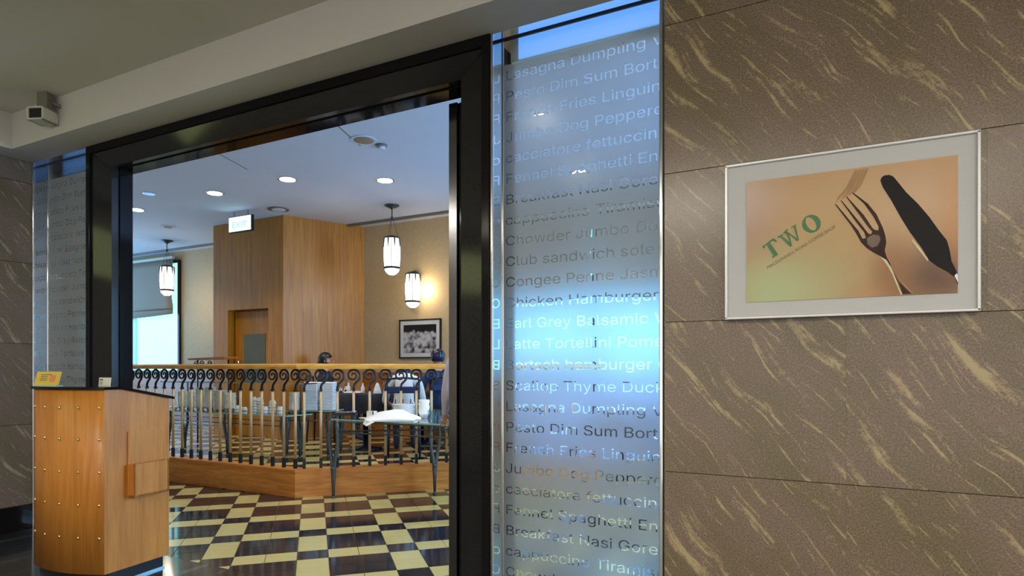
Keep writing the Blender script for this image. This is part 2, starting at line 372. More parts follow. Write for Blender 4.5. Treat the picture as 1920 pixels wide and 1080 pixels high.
# panels of the unseen corridor lights, the square ones added for brightness
for k, (p, sx, sy, e) in enumerate(CORR):
    t = thing('unseen_ceiling_light', ['long recessed ceiling light behind the photographer', 'added square ceiling light near the stone wall on the left', 'added square ceiling light in front of the framed poster', 'added square ceiling light at the far right of the corridor', 'added square ceiling light at the far left of the corridor'][k], 'ceiling light', (p[0], p[1], ZC))
    part('frame', MB().box((-sx/2-.03, -sy/2-.03, -.012), (sx/2+.03, sy/2+.03, 0)), M['whiteplastic'], t)
    part('diffuser', MB().box((-sx/2, -sy/2, -.018), (sx/2, sy/2, -.012)), M['panel'], t)
for x_, lb in ((2.6, 'added hanging up-facing trough behind the photographer, nearer the lectern'), (6.4, 'added hanging up-facing trough behind the photographer, nearer the poster')):
    t = thing('added_uplight_trough', lb, 'lamp', (x_, -4.9, ZC))  # made-up trough around the added up-facing lamp
    part('trough', MB().box((-1.35, -.09, -.70), (1.35, .09, -.66)).box((-1.35, -.09, -.66), (1.35, -.08, -.60)).box((-1.35, .08, -.66), (1.35, .09, -.60)), M['whiteplastic'], t)
    for s_ in (-1, 1): part('rod', MB().tube([(s_*1.1, 0, -.66), (s_*1.1, 0, 0)], .006, 6), M['chrome'], t)
t = thing('wall_sign', 'long yellow lit sign panel high on the left stone wall', 'sign', (0, -2.3, 2.42))
part('housing', MB().box((.0, -1.05, -.26), (.05, 1.05, .26)), M['blackplastic'], t)
part('lit_face', MB().box((.05, -1.02, -.23), (.055, 1.02, .23)), M['yellowsign'], t)

# ------------------------------------------------------------------ black granite portal
FO0, FO1 = .768, 4.223                    # outer edges
FZ = ZS
pt = thing('entrance_portal', 'black polished granite doorway frame around the restaurant entrance', 'doorway', ((FO0+FO1)/2, 0, 0))
so = .045; sw = .207; dn = .05            # outer strip, end of the splayed band, depth of the splay
# outer strip, proud of the wall
mb = MB()
mb.box((FO0, -.02, 0), (FO0+so, .26, FZ-.001), 0, .002); mb.box((FO1-so, -.02, 0), (FO1, .26, FZ-.001), 0, .002)
mb.box((FO0+so, -.02, FZ-so-.012), (FO1-so, .26, FZ-.001), 0, .002)
part('outer_strip', mb, M['granite'], pt, world=True)
def band(a0, a1, b0, b1):                 # four 3-D points of a splayed face thickened backwards
    return MB().slab([a0, a1, b1, b0], (0, .06, 0))
zi0 = FZ-so-.012; zi1 = FZ-.159
part('splayed_band', band((FO0+so, 0, 0), (FO0+so, 0, zi0), (FO0+sw, dn, 0), (FO0+sw, dn, zi1)), M['granite2'], pt, world=True)
part('splayed_band', band((FO1-so, 0, zi0), (FO1-so, 0, 0), (FO1-sw, dn, zi1), (FO1-sw, dn, 0)), M['granite2'], pt, world=True)
part('splayed_band', band((FO0+so, 0, zi0), (FO1-so, 0, zi0), (FO0+sw, dn, zi1), (FO1-sw, dn, zi1)), M['granite2'], pt, world=True)
# reveals behind the band
ND = .20
part('reveal', MB().box((FO0+so, dn+.055, 0), (FO0+sw+.012, ND, zi1)), M['granite'], pt, world=True)
part('lintel', MB().box((FO0+so, dn+.055, zi1-.008), (FO1-so, ND+.02, ZS+.2)), M['granite'], pt, world=True)
part('reveal', MB().box((FO1-sw-.012, dn+.055, 0), (FO1-so, ND+.04, zi1-.01)), M['granite'], pt, world=True)
# sliding-door stile standing half open at the right
t = thing('sliding_door', 'folded black door leaf with a steel edge inside the right jamb', 'door', (3.94, .30, 0))
x0 = on_n(841, 700, .27).x; x1 = on_n(857, 700, .27).x; x2 = on_n(866, 700, .27).x
part('steel_edge', MB().box((x0, .27, 0), (x1, .32, zi1-.0), 0, .003), M['steel'], t, world=True)
part('leaf', MB().box((x1+.002, .285, 0), (FO1-.05, .315, zi1-.0), 0, .002), M['granite'], t, world=True)
# wall between corridor and restaurant above and beside the openings
struct('wall_front', MB().box((-9, .26, 0), (-.3, .40, ZI)).box((-.3, .26, 0), (-.01, .4, ZI)).box((-.3, .30, ZS), (9.7, .4, ZI+.1)).box((SR+.005, .301, 0), (8.2, .4, ZI)), M['wallpaper'])

# ------------------------------------------------------------------ frosted glass side lights with dish names
NG = .10
TXT = ['Scallop Thyme Duck L', 'Bortsch hamburger Ca', 'Latte Tortellini Pomelo', 'Earl Grey Balsamic Vi', 'Chicken Hamburger Sa', 'Congee Penne Jasmine', 'Club sandwich sole br',
       'Chowder Jumbo Dog P', 'cappuccino Tiramisu', 'Breakfast Nasi Goreng', 'Fennel Spaghetti Engl', 'cacciatore fettuccine', 'Jumbo Dog Pepperoni', 'French Fries Linguine', 'Pesto Dim Sum Bortsch', 'Lasagna Dumpling Vin']
PITCH = .1045; Z0 = 1.268                # Bortsch line stands at eye level
SIZE = .094
def text_polys():
    """outlines of the sixteen text rows as lists of points, unit: metres from the row origin"""
    out = []
    for s in TXT:
        c = bpy.data.curves.new('t', 'FONT'); c.body = s; c.size = SIZE; c.space_character = 1.0
        if SANS: c.font = SANS
        o = bpy.data.objects.new('t', c); COL.objects.link(o)
        bpy.ops.object.select_all(action='DESELECT'); o.select_set(True); bpy.context.view_layer.objects.active = o
        bpy.ops.object.convert(target='CURVE')
        polys = []
        for sp in o.data.splines:
            bp = sp.bezier_points; n = len(bp); pts = []
            for i in range(n):
                a, b = bp[i], bp[(i+1) % n]; p0, p1, p2, p3 = a.co, a.handle_right, b.handle_left, b.co
                straight = (p1-p0).cross(p3-p0).length < 1e-7 and (p2-p0).cross(p3-p0).length < 1e-7
                for k in range(1 if straight else 3):
                    u = k/3; q = p0*(1-u)**3+p1*3*u*(1-u)**2+p2*3*u*u*(1-u)+p3*u**3
                    if not pts or (Vector(pts[-1])-Vector((q.x, q.y))).length > 2e-4: pts.append((q.x, q.y))
            if len(pts) > 2: polys.append(pts)
        out.append(polys)
        d = o.data; bpy.data.objects.remove(o); bpy.data.curves.remove(d)
    return out
SANS = None
try:
    import os
    SANS = bpy.data.fonts.load(os.path.join(bpy.utils.resource_path('LOCAL'), 'datafiles', 'fonts', 'Inter.woff2'))
except Exception: SANS = None
POLY = text_polys()
from mathutils.geometry import delaunay_2d_cdt
BLO, BHI, BW = -.0265, None, 1.25        # one band of film per text row
def band_mesh(polys):
    """triangles of a film strip with the letters cut out, plus the cut edges (local row units)"""
    hi = PITCH+BLO
    pts = [(-.4, BLO), (BW, BLO), (BW, hi), (-.4, hi)]; ed = []
    for pl in polys:
        b = len(pts); n = len(pl)
        pts += [(x*SX, max(BLO+1e-4, min(hi-1e-4, y))) for x, y in pl]; ed += [(b+k, b+(k+1) % n) for k in range(n)]
    ed += [(0, 1), (1, 2), (2, 3), (3, 0)]
    V, Ed, F, *_ = delaunay_2d_cdt([Vector(p) for p in pts], ed, [], 0, 1e-6)
    P = [([(x*SX, max(BLO+1e-4, min(hi-1e-4, y))) for x, y in pl]) for pl in polys]
    BB = [(min(p[0] for p in pl), max(p[0] for p in pl), min(p[1] for p in pl), max(p[1] for p in pl)) for pl in P]
    tris = []
    for f in F:
        cx_ = sum(V[i].x for i in f)/len(f); cy_ = sum(V[i].y for i in f)/len(f); wn = 0
        for pl, bb in zip(P, BB):
            if not (bb[0] < cx_ < bb[1] and bb[2] < cy_ < bb[3]): continue
            n = len(pl)
            for k in range(n):
                x0, y0 = pl[k]; x1, y1 = pl[(k+1) % n]
                if (y0 <= cy_) != (y1 <= cy_):
                    if x0+(cy_-y0)/(y1-y0)*(x1-x0) > cx_: wn += 1 if y1 > y0 else -1
        if wn == 0: tris.append(list(f))
    return [(v.x, v.y) for v in V], tris
def film(x_left, x_text, x_right, z_lo, z_hi, root, k0, k1):
    vs, fs, walls = [], [], []
    th = .0016
    for k in range(k0, k1):                # k counts rows upwards from the eye-level row
        z = Z0+k*PITCH; key = (k+1) % 16
        if key not in BANDS: BANDS[key] = band_mesh(POLY[key])
        V, T = BANDS[key]; b = len(vs); n = len(V)
        vs += [(x_text+x, NG, z+y) for x, y in V]+[(x_text+x, NG+th, z+y) for x, y in V]
        cnt = {}
        for t in T:
            a = (V[t[1]][0]-V[t[0]][0])*(V[t[2]][1]-V[t[0]][1])-(V[t[1]][1]-V[t[0]][1])*(V[t[2]][0]-V[t[0]][0])
            if a < 0: t = t[::-1]
            fs.append([b+i for i in t]); fs.append([b+n+i for i in t[::-1]])
            for e in range(3):
                p, q_ = t[e], t[(e+1) % 3]; cnt[(p, q_)] = 1
        for (p, q_) in cnt:
            if (q_, p) in cnt: continue
            if abs(V[p][1]-V[q_][1]) < 1e-7 and (abs(V[p][1]-BLO) < 1e-5 or abs(V[p][1]-PITCH-BLO) < 1e-5): continue
            fs.append([b+q_, b+p, b+n+p, b+n+q_])
    me = bpy.data.meshes.new('frosted_film'); me.from_pydata(vs, [], fs)
    bm = bmesh.new(); bm.from_mesh(me); bmesh.ops.remove_doubles(bm, verts=bm.verts, dist=2e-6)
    for co, no in (((x_left, 0, 0), (-1, 0, 0)), ((x_right, 0, 0), (1, 0, 0)), ((0, 0, z_lo), (0, 0, -1)), ((0, 0, z_hi), (0, 0, 1))):
        bmesh.ops.bisect_plane(bm, geom=bm.verts[:]+bm.edges[:]+bm.faces[:], plane_co=co, plane_no=no, clear_outer=True)
    bmesh.ops.transform(bm, matrix=Matrix.Translation(-root.location), verts=bm.verts)
    bm.to_mesh(me); bm.free(); me.materials.append(M['film'])
    f = bpy.data.objects.new('frosted_film', me); COL.objects.link(f); f.parent = root
    f['label'] = 'frosted film with clear cut-out dish names'; f['kind'] = 'stuff'
    return f
BANDS = {}
SX = .812/max(x for pl in POLY[8] for x, y in pl if True)*1.0
def sidelight(label, xa, xb, zb, xt, k0):
    g = thing('glass_sidelight', label, 'glass panel', ((xa+xb)/2, NG, 0))
    part('mirror_reveal', MB().box((xa, .005, 0), (xa+.006, NG, ZS+.2)), M['mirror'], g, world=True)
    part('chrome_trim', MB().box((xa-.004, -.012, 0), (xa+.009, .006, ZS), 0, .002), M['chrome'], g, world=True)
    part('chrome_trim', MB().box((xb-.014, -.012, 0), (xb, .03, ZS), 0, .003), M['chrome'], g, world=True)
    part('chrome_trim', MB().box((xa+.006, NG-.006, 0), (xa+.012, NG, ZS+.2), 0, .001), M['chrome'], g, world=True)
    part('pane', MB().box((xa+.006, NG+.003, .02), (xb, NG+.009, ZS+.2)), M['glass'], g, world=True)
    part('top_rail', MB().box((xa+.006, NG-.010, ZS+.004), (xb, NG-.001, ZS+.020)), M['blackplastic'], g, world=True)
    part('floor_channel', MB().box((xa, .0, 0), (xb, NG+.03, .02)), M['chrome'], g, world=True)
    film(xa+.008, xt, xb-.002, zb, 2.885, g, k0, 15)
    return g
PR = sidelight('tall frosted glass panel with dish names between doorway and brown stone wall', FO1+.006, SR-.006, .06, on_n(947, 700, NG).x, -11)
PL = sidelight('narrow frosted glass panel with dish names at the left corner', .012, FO0-.002, .06, on_n(84, 700, NG).x, -11)
for (xa, xb, lb) in ((FO1+.01, SR-.01, 'added blue glow panel above the wide frosted panel'), (.02, FO0-.004, 'added blue glow panel above the narrow frosted panel')):  # made-up glowing panels, put in for the blue band above the film
    t = thing('added_blue_glow', lb, 'light', ((xa+xb)/2, .2, ZS-.05))
    part('housing', MB().box((xa, .19, ZS-.06), (xb, .255, ZS+.25)), M['whiteplastic'], t, world=True)
    part('diffuser', MB().box((xa+.05, .18, ZS-.055), (xb, .189, ZS+.24)), M['blueglow'], t, world=True)

# ------------------------------------------------------------------ restaurant shell
rail_c = Vector((.973, 1.82))             # corner of the railing
q = 1/math.sqrt(2)
fr = struct('floor', MB().box((-9.2, 0.0, -.2), (8.2, NB+.2, -.012)), M['grout'])
fu = struct('floor', MB().prism([(-9.2, 1.88), (.948, 1.88), (.948+3.5, 1.88+3.5), (-9.2, NB)], -.01, HF-.012), M['grout'])
struct('ceiling', MB().box((-9.2, .4, ZI), (8.2, NB+.2, ZI+.1)), M['ceil_in'])
struct('wall_back', MB().box((-9.2, NB, -.2), (8.2, NB+.2, ZI)), M['wallpaper'])
struct('wall_left', MB().box((-9.4, .3, -.2), (-9.2, NB+.2, ZI)), M['wallpaper'])
struct('wall_right', MB().box((8.2, .3, -.2), (8.4, NB+.2, ZI)), M['wallpaper'])
# shadow gap and access-panel joints on the restaurant ceiling
mb = MB()
p0 = on_z(560, 272, ZI); p1 = on_z(840, 208, ZI)
for (a, b) in (((-9, .62), (8, .62)), ((1.9, .62), (1.3, 2.4)), ((.2, .62), (-.4, 2.4))):
    a = Vector(a); b = Vector(b); d = (b-a).normalized(); nn = Vector((-d.y, d.x))*.006
    mb.prism([tuple(a+nn), tuple(a-nn), tuple(b-nn), tuple(b+nn)], ZI-.002, ZI+.01)
tr = struct('trim_1', mb, M['greyplastic'])
struct('trim_2', MB().box((-1.3, NB-.30, ZI-.035), (8.1, NB-.25, ZI)), M['greyplastic'])
struct('trim_3', MB().box((-9.1, NB-.30, ZI-.035), (-3.4, NB-.25, ZI)), M['greyplastic'])

# wainscot
wz = 1.19
struct('trim_4', MB().box((-9.2, NB-.03, HF), (-3.0, NB, wz)).box((-9.2, NB-.045, wz), (-3.0, NB, wz+.03)), M['wood_wains'])
struct('trim_5', MB().box((-1.2, NB-.03, -.1), (1.15, NB, wz)).box((-1.2, NB-.045, wz), (1.15, NB, wz+.03)).box((1.15, NB-.03, -.1), (4.45, NB, .55)).box((4.45, NB-.03, -.1), (8.2, NB, wz)).box((4.45, NB-.045, wz), (8.2, NB, wz+.03)), M['wood_wains'])

# tiles: wide/narrow plaid laid at 45 degrees
TA = .203; U0 = 2.042; V0 = -.468
def uv2xy(u, v): a = U0+u*TA; b = V0+v*TA; return Vector(((a+b)*q, (a-b)*q))
def clip(poly, p, n):                      # keep the side where (x-p).n <= 0
    out = []
    for i in range(len(poly)):
        a, b = poly[i], poly[(i+1) % len(poly)]; da = (a-p).dot(n); db = (b-p).dot(n)
        if da <= 0: out.append(a)
        if (da < 0 < db) or (db < 0 < da): out.append(a+(b-a)*(da/(da-db)))
    return out
near, farlist = [], []
for i in range(-45, 40):
    for j in range(-45, 40):
        g = .0022
        c = [uv2xy(i, j), uv2xy(i+1, j), uv2xy(i+1, j+1), uv2xy(i, j+1)]
        ctr = sum(c, Vector((0, 0)))/4
        if not (-8.5 < ctr.x < 8.1 and -.3 < ctr.y < NB): continue
        c = [ctr+(p-ctr)*(1-2*g/TA) for p in c]
        low = ctr.y < 1.80 or (ctr.x > .95 and ctr.y-1.88 < ctr.x-.948-.05)
        hi = not low
        base = HF if hi else 0.0
        poly = clip(c, Vector((0, .002)), Vector((0, -1)))
        poly = clip(poly, Vector((0, NB-.04)), Vector((0, 1)))
        if hi: poly = clip(clip(poly, Vector((0, 1.90)), Vector((0, -1))), Vector((.948, 1.90)), Vector((q, -q)))
        if len(poly) < 3: continue
        yel = ((i % 3) == 0) != ((j % 3) == 0)
        vis = (-1.6 < ctr.x < 4.4)
        if low and vis: near.append(((ctr-Vector((2.0, .2))).length, poly, base, yel, ctr))
        else: farlist.append((poly, base, yel))
near.sort(key=lambda t: t[0])
for (_, poly, base, yel, ctr) in near[:300]:
    mb = MB().prism([tuple(p-ctr) for p in poly], -.012, random.uniform(-.0004, .0004))
    o = bpy.data.objects.new('tile', mb.mesh('tile', M['t_yel'] if yel else M['t_dark'])); COL.objects.link(o)
    o.parent = fr; o.location = (ctr.x, ctr.y, base)
mb = MB()
for (_, poly, base, yel, ctr) in near[300:]: mb.prism([tuple(p) for p in poly], base-.012, base, 0 if yel else 1)
far_low = MB()
for (poly, base, yel) in farlist:
    (mb if base == 0 else far_low).prism([tuple(p) for p in poly], base-.012, base, 0 if yel else 1)
part('far_tiles', mb, [M['t_yel'], M['t_dark']], fr, kind='stuff')
part('far_tiles', far_low, [M['t_yel'], M['t_dark']], fu, kind='stuff')

# ------------------------------------------------------------------ windows and blinds at the back wall
def window(name, x0, x1, z0, z1, panes, blind_z, side_blue=False, pm=None):
    wd = solo(name, MB().box((x0-.05, NB-.05, z0-.05), (x1+.05, NB-.001, z0)).box((x0-.05, NB-.05, z1), (x1+.05, NB-.001, z1+.05))
              .box((x0-.05, NB-.05, z0), (x0, NB-.001, z1)).box((x1, NB-.05, z0), (x1+.05, NB-.001, z1)), M['iron'], kind='structure')
    dx = (x1-x0)/panes
    for k in range(panes):
        a = x0+k*dx
        part('pane', MB().box((a+.02, NB-.02, z0), (a+dx-.02, NB-.012, z1)), pm or M['window'], wd)
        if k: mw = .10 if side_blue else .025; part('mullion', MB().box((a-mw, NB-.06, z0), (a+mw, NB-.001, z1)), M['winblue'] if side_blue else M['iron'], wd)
    return wd
wxr = on_n(337, 600, NB).x                # right edge of the left window
wxm = on_n(254, 640, NB).x
window('window_1', 2*wxm-wxr, wxr, 1.24, 3.38, 2, 2.35, True)
w2 = window('window_2', 1.25, 4.35, 1.18, 3.30, 2, 2.30, False, M['window2'])
for k in range(2):
    a = 1.25+k*1.55; part('lower_pane', MB().box((a+.02, NB-.045, .08), (a+1.53, NB-.037, 1.10)), M['windowlow'], w2)
part('transom', MB().box((1.2, NB-.06, 1.09), (4.4, NB-.031, 1.15)).box((2.77, NB-.06, .08), (2.83, NB-.031, 1.1)).box((1.2, NB-.06, .04), (4.4, NB-.031, .09)), M['iron'], w2)
window('window_3', 4.75, 7.6, 1.24, 3.30, 2, 2.30, False, M['window2'])
def blind(x0, x1, zt, zb, label):
    t = thing('roman_blind', label, 'blind', ((x0+x1)/2, NB-.12, zb))
    n = 14; nz = 7; mb = MB(); rows = []
    for iz in range(nz+1):
        for ix in range(n+1):
            fx = ix/n; fz = iz/nz; z = zt+(zb-zt)*fz
            if iz == nz: z -= .05*math.sin(pi*fx)
            mb.v.append((x0+(x1-x0)*fx, NB-.11-.035*sin(pi*fz)**2-.012*(iz % 2), z))
    for iz in range(nz):
        for ix in range(n):
            a = iz*(n+1)+ix; mb.f.append([a, a+1, a+n+2, a+n+1]); mb.m.append(0); mb.sm.append(True)
    o = part('fabric', mb, M['shade'], t, world=True)
    sm = o.modifiers.new('thick', 'SOLIDIFY'); sm.thickness = .004
    part('hem_bar', MB().tube([(x0, NB-.13, zb+.1), (x1, NB-.13, zb+.1)], .011, 6), M['greyplastic'], t, world=True)
    part('head_rail', MB().box((x0, NB-.14, zt), (x1, NB-.08, zt+.05)), M['whiteplastic'], t, world=True)
    return t
blind(wxr-3.35, on_n(326, 600, NB-.1).x, 3.45, 2.36, 'beige roman blind half lowered over the left window')
blind(1.2, 2.78, 3.36, 2.24, 'beige roman blind on the left half of the middle window')
blind(2.82, 4.4, 3.36, 2.24, 'beige roman blind on the right half of the middle window')
blind(4.7, 7.65, 3.36, 2.34, 'wide beige roman blind over the window farthest right')
# unseen window in the right side wall, its glowing pane a light source
t = solo('window_4', MB().box((8.14, 1.2, 1.0), (8.199, 4.4, 1.06)).box((8.14, 1.2, 2.74), (8.199, 4.4, 2.8)).box((8.14, 1.2, 1.0), (8.199, 1.26, 2.8)).box((8.14, 4.34, 1.0), (8.199, 4.4, 2.8)), M['iron'], kind='structure')
part('pane', MB().box((8.17, 1.26, 1.06), (8.18, 4.34, 2.74)), M['window2'], t)

t = solo('window_5', MB().box((-9.199, 1.2, 1.0), (-9.14, 5.3, 1.06)).box((-9.199, 1.2, 3.14), (-9.14, 5.3, 3.2)).box((-9.199, 1.2, 1.0), (-9.14, 1.26, 3.2)).box((-9.199, 5.24, 1.0), (-9.14, 5.3, 3.2)).box((-9.199, 3.0, 1.0), (-9.14, 3.06, 3.2)), M['iron'], kind='structure')
part('pane', MB().box((-9.18, 1.26, 1.06), (-9.17, 5.24, 3.14)), M['window2'], t)

# ------------------------------------------------------------------ wood-clad pillar with a recessed door
A = Vector((-3.32, 4.17)); B = Vector((-1.738, 4.16)); C = Vector((-1.21, NB))
yF = 4.165
dx0, dx1 = on_n(427, 640, yF).x, on_n(503, 640, yF).x; dz = on_n(460, 580, yF).z
pl = MB()
pl.prism([(A.x, yF), (dx0, yF), (dx0, NB), (A.x, NB)], HF, ZI)
pl.prism([(dx1, yF), (B.x, yF), (C.x, NB), (dx1, NB)], HF, ZI)
pl.box((dx0, yF, dz), (dx1, NB, ZI)); pl.box((dx0, yF+.16, HF), (dx1, NB, dz))
struct('wall_pillar', pl, M['wood_pillar'])
dr = solo('door_1', MB().box((dx0+.02, yF+.12, HF), (dx1-.01, yF+.158, dz-.02), 0, .004), M['wood_pillar'], kind='structure')
gx0, gx1 = on_n(457, 650, yF+.11).x, on_n(497, 650, yF+.11).x
gz1 = on_n(477, 626, yF+.11).z
part('door_window', MB().box((gx0, yF+.112, gz1-.75), (gx1, yF+.119, gz1)), M['doorglass'], dr)
part('handle', MB().tube([(gx0-.08, yF+.12, 1.15), (gx0-.08, yF+.08, 1.15), (gx0-.08, yF+.08, 1.4), (gx0-.08, yF+.12, 1.4)], .01), M['chrome'], dr)

# ------------------------------------------------------------------ exit sign
sp_ = at(452, 420, 9.35)
t = thing('exit_sign', 'bright white hanging exit sign in front of the wooden pillar', 'sign', (sp_.x, sp_.y, ZI))
sx_, sy_, sz_ = sp_
hw = .23; hz = .105
part('housing', MB().box((sx_-hw-.012, sy_-.02, sz_-hz-.012), (sx_+hw+.012, sy_+.03, sz_+hz+.012), 0, .003), M['blackplastic'], t, world=True)
part('lit_face', MB().box((sx_-hw, sy_-.027, sz_-hz), (sx_+hw, sy_-.02, sz_+hz)), M['signwhite'], t, world=True)
for s_ in (-1, 1): part('hanger', MB().tube([(sx_+s_*.15, sy_, sz_+hz), (sx_+s_*.15, sy_, ZI)], .006, 6), M['greyplastic'], t, world=True)
def text_mesh(body, size, mat, name, root, M4, ext=.0006, label=None, xs=1.0):
    c = bpy.data.curves.new('t', 'FONT'); c.body = body; c.size = size; c.extrude = ext; c.align_x = 'CENTER'; c.align_y = 'CENTER'; c.resolution_u = 3
    o = bpy.data.objects.new('t', c); COL.objects.link(o)
    dg = bpy.context.evaluated_depsgraph_get(); dg.update()
    me = bpy.data.meshes.new_from_object(o.evaluated_get(dg)); bpy.data.objects.remove(o); bpy.data.curves.remove(c)
    me.transform(M4 @ Matrix.Scale(xs, 4, (1, 0, 0))); me.materials.clear(); me.materials.append(mat)
    k = bpy.data.objects.new(name, me); COL.objects.link(k); k.parent = root; return tag(k, label)
text_mesh('EXIT', .13, M['signgreen'], 'lettering', t, Matrix.Translation(Vector((sx_, sy_-.0285, sz_-.02))-t.location) @ Matrix.Rotation(pi/2, 4, 'X'), label='pale green letters EXIT', xs=1.2)

# ------------------------------------------------------------------ ceiling fittings of the restaurant
def down(x, y, r, label, lit=True, col=None):
    p = on_z(x, y, ZI)
    t = thing('downlight', label, 'ceiling light', (p.x, p.y, ZI), group='round downlights in the restaurant ceiling')
    part('trim_ring', MB().lathe([(r+.012, -.006), (r+.012, 0), (r*.6, 0)], seg=24), M['chrome'], t)
    part('lens', MB().lathe([(r*.93, -.010), (r*.93, -.006)], seg=24), col or M['downlight'], t)
    if lit:
        l = bpy.data.lights.new('downlight_lamp', 'SPOT'); l.energy = 80; l.color = (1, .92, .82); l.spot_size = R(110); l.spot_blend = .6; l.shadow_soft_size = .07
        o = bpy.data.objects.new('downlight_lamp', l); COL.objects.link(o); o.parent = t; o.location = (0, 0, -.03)
    return t
down(539, 336, .10, 'lit round downlight in the middle of the restaurant ceiling, above the pillar')
down(722, 338, .10, 'lit round downlight on the right, above the hanging lantern')
down(403, 362, .10, 'lit round downlight second from the left in the ceiling')
down(256, 393, .10, 'lit round downlight half hidden by the left door jamb')
down(280, 363, .07, 'small round downlight with a bluish lens on the left', False, M['blueglow'])
# further downlights: entrance pair hidden, added to brighten the floor; others behind the glass
for (x_, y_, l_) in ((2.4, 1.0, 'added lit round downlight hidden just inside the entrance, nearer the right jamb'), (.7, 1.0, 'added lit round downlight hidden just inside the entrance, nearer the left jamb'), (3.3, 2.6, 'lit round downlight behind the wide glass panel, nearest'), (5.2, 3.6, 'lit round downlight behind the brown stone wall'), (3.0, 4.3, 'lit round downlight near the middle window'), (-4.4, 1.5, 'lit round downlight behind the narrow glass panel')):
    p = Vector((x_, y_, ZI)); 
    t = thing('downlight', l_, 'ceiling light', p, group='round downlights in the restaurant ceiling')
    part('trim_ring', MB().lathe([(.112, -.006), (.112, 0), (.06, 0)], seg=24), M['chrome'], t)
    part('lens', MB().lathe([(.093, -.010), (.093, -.006)], seg=24), M['downlight'], t)
    l = bpy.data.lights.new('downlight_lamp', 'SPOT'); l.energy = 75; l.color = (1, .92, .82); l.spot_size = R(110); l.spot_blend = .6; l.shadow_soft_size = .07
    o = bpy.data.objects.new('downlight_lamp', l); COL.objects.link(o); o.parent = t; o.location = (0, 0, -.03)
p = on_z(682, 262, ZI)
t = thing('speaker_grille', 'pale round ceiling speaker with a grey ring', 'ceiling speaker', (p.x, p.y, ZI))
part('ring', MB().lathe([(.13, -.008), (.13, 0), (.10, 0)], seg=24), M['ceil_in'], t); part('grille', MB().lathe([(.10, -.011), (.10, -.008)], seg=24), M['greyplastic'], t)
p = on_z(715, 272, ZI)
t = thing('smoke_detector', 'small round white smoke detector beside the ceiling speaker', 'smoke detector', (p.x, p.y, ZI))
part('base', MB().lathe([(.058, -.02), (.062, 0)], seg=20), M['greyplastic'], t); part('sensor', MB().lathe([(.03, -.045), (.045, -.02)], seg=20), M['ceil_in'], t)
p = on_z(522, 392, ZI)
t = thing('ceiling_vent', 'flat grey round ceiling vent above the pillar', 'vent', (p.x, p.y, ZI))
part('rim', MB().lathe([(.15, -.01), (.15, 0)], seg=24), M['greyplastic'], t); part('core', MB().lathe([(.09, -.02), (.1, -.01)], seg=24), M['ceil_in'], t)
p = on_z(315, 425, ZI)
t = thing('ceiling_vent', 'small faint ceiling vent above the left lantern', 'vent', (p.x, p.y, ZI))
part('rim', MB().lathe([(.12, -.01), (.12, 0)], seg=24), M['ceil_in'], t); part('core', MB().lathe([(.06, -.018), (.07, -.01)], seg=24), M['greyplastic'], t)

# ------------------------------------------------------------------ lanterns
def lantern_body(t, z0, gm, r=.115, H=.55):
    """art-deco lantern: tapered ribbed glass, metal straps, domed bottom; z0 = bottom"""
    prof = [(r*.35, .0), (r*.62, .02), (r*.85, .05), (r*.93, .085)]
    part('bottom_bowl', MB().lathe([(a, z0+b) for a, b in prof], seg=20), gm, t)
    part('bottom_ring', MB().lathe([(r*.95, z0+.078), (r*1.04, z0+.088), (r*1.02, z0+.106)], seg=20), M['iron'], t)
    part('glass_shade', MB().lathe([(r*.94, z0+.10), (r*1.04, z0+.25), (r*1.03, z0+.38), (r*.93, z0+H-.035)], seg=20), gm, t)
    part('cap', MB().lathe([(r*.97, z0+H-.04), (r*.95, z0+H-.02), (r*.55, z0+H-.005), (r*.2, z0+H+.01)], seg=20), M['iron'], t)
    for k in range(8):
        a = 2*pi*k/8+.2; ca, sa = cos(a), sin(a); mb = MB()
        e = r*1.055
        mb.tube([(ca*r*.98, sa*r*.98, z0+H-.03), (ca*e*.985, sa*e*.985, z0+H-.10), (ca*e, sa*e, z0+H-.17)], [.014, .010, .003], 5)
        part('petal', mb, M['greyplastic'], t)
    for k in range(4):
        a = 2*pi*k/4+.6; ca, sa = cos(a), sin(a)
        part('strap', MB().tube([(ca*r*.97, sa*r*.97, z0+.1), (ca*r*1.065, sa*r*1.065, z0+.25), (ca*r*1.06, sa*r*1.06, z0+.38), (ca*r*.96, sa*r*.96, z0+H-.03)], .0035, 5), M['iron2'], t)
def pendant(x, ytop, yb, label):
    p = on_z(x, ytop, ZI); Y = (p-CAM).dot(Vector((-sin(YAW), cos(YAW), 0)))
    zb = CAM.z+(HOR-yb)/FPX*Y
    t = thing('pendant_lantern', label, 'pendant lamp', (p.x, p.y, ZI), group='hanging glass lanterns')
    z0 = zb-ZI; H = .56
    part('canopy', MB().lathe([(.015, -.06), (.03, -.045), (.10, -.012), (.105, 0)], seg=20), M['iron2'], t)
    zt = z0+H
    part('stem', MB().tube([(0, 0, -.05), (0, 0, -.17)], .008, 6).sphere((0, 0, -.18), .022), M['iron2'], t)
    for k in range(3):
        a = 2*pi*k/3+.5
        part('wire', MB().tube([(cos(a)*.01, sin(a)*.01, -.18), (cos(a)*.085, sin(a)*.085, zt-.02)], .0028, 5), M['iron2'], t)
    lantern_body(t, z0, M['lampglass'])
    l = bpy.data.lights.new('lantern_lamp', 'POINT'); l.energy = 18; l.color = (1, .85, .65); l.shadow_soft_size = .12
    o = bpy.data.objects.new('lantern_lamp', l); COL.objects.link(o); o.parent = t; o.location = (0, 0, z0-.06)
    return t
pendant(735, 385, 515, 'white glass lantern hanging in front of the beige wall on the right')
pendant(313, 451, 554, 'white glass lantern hanging in front of the window blind on the left')
ps = on_n(774, 577, NB-.15)
t = thing('wall_lantern', 'white glass lantern sconce on the beige wall above the picture', 'wall lamp', (ps.x, ps.y, ps.z))
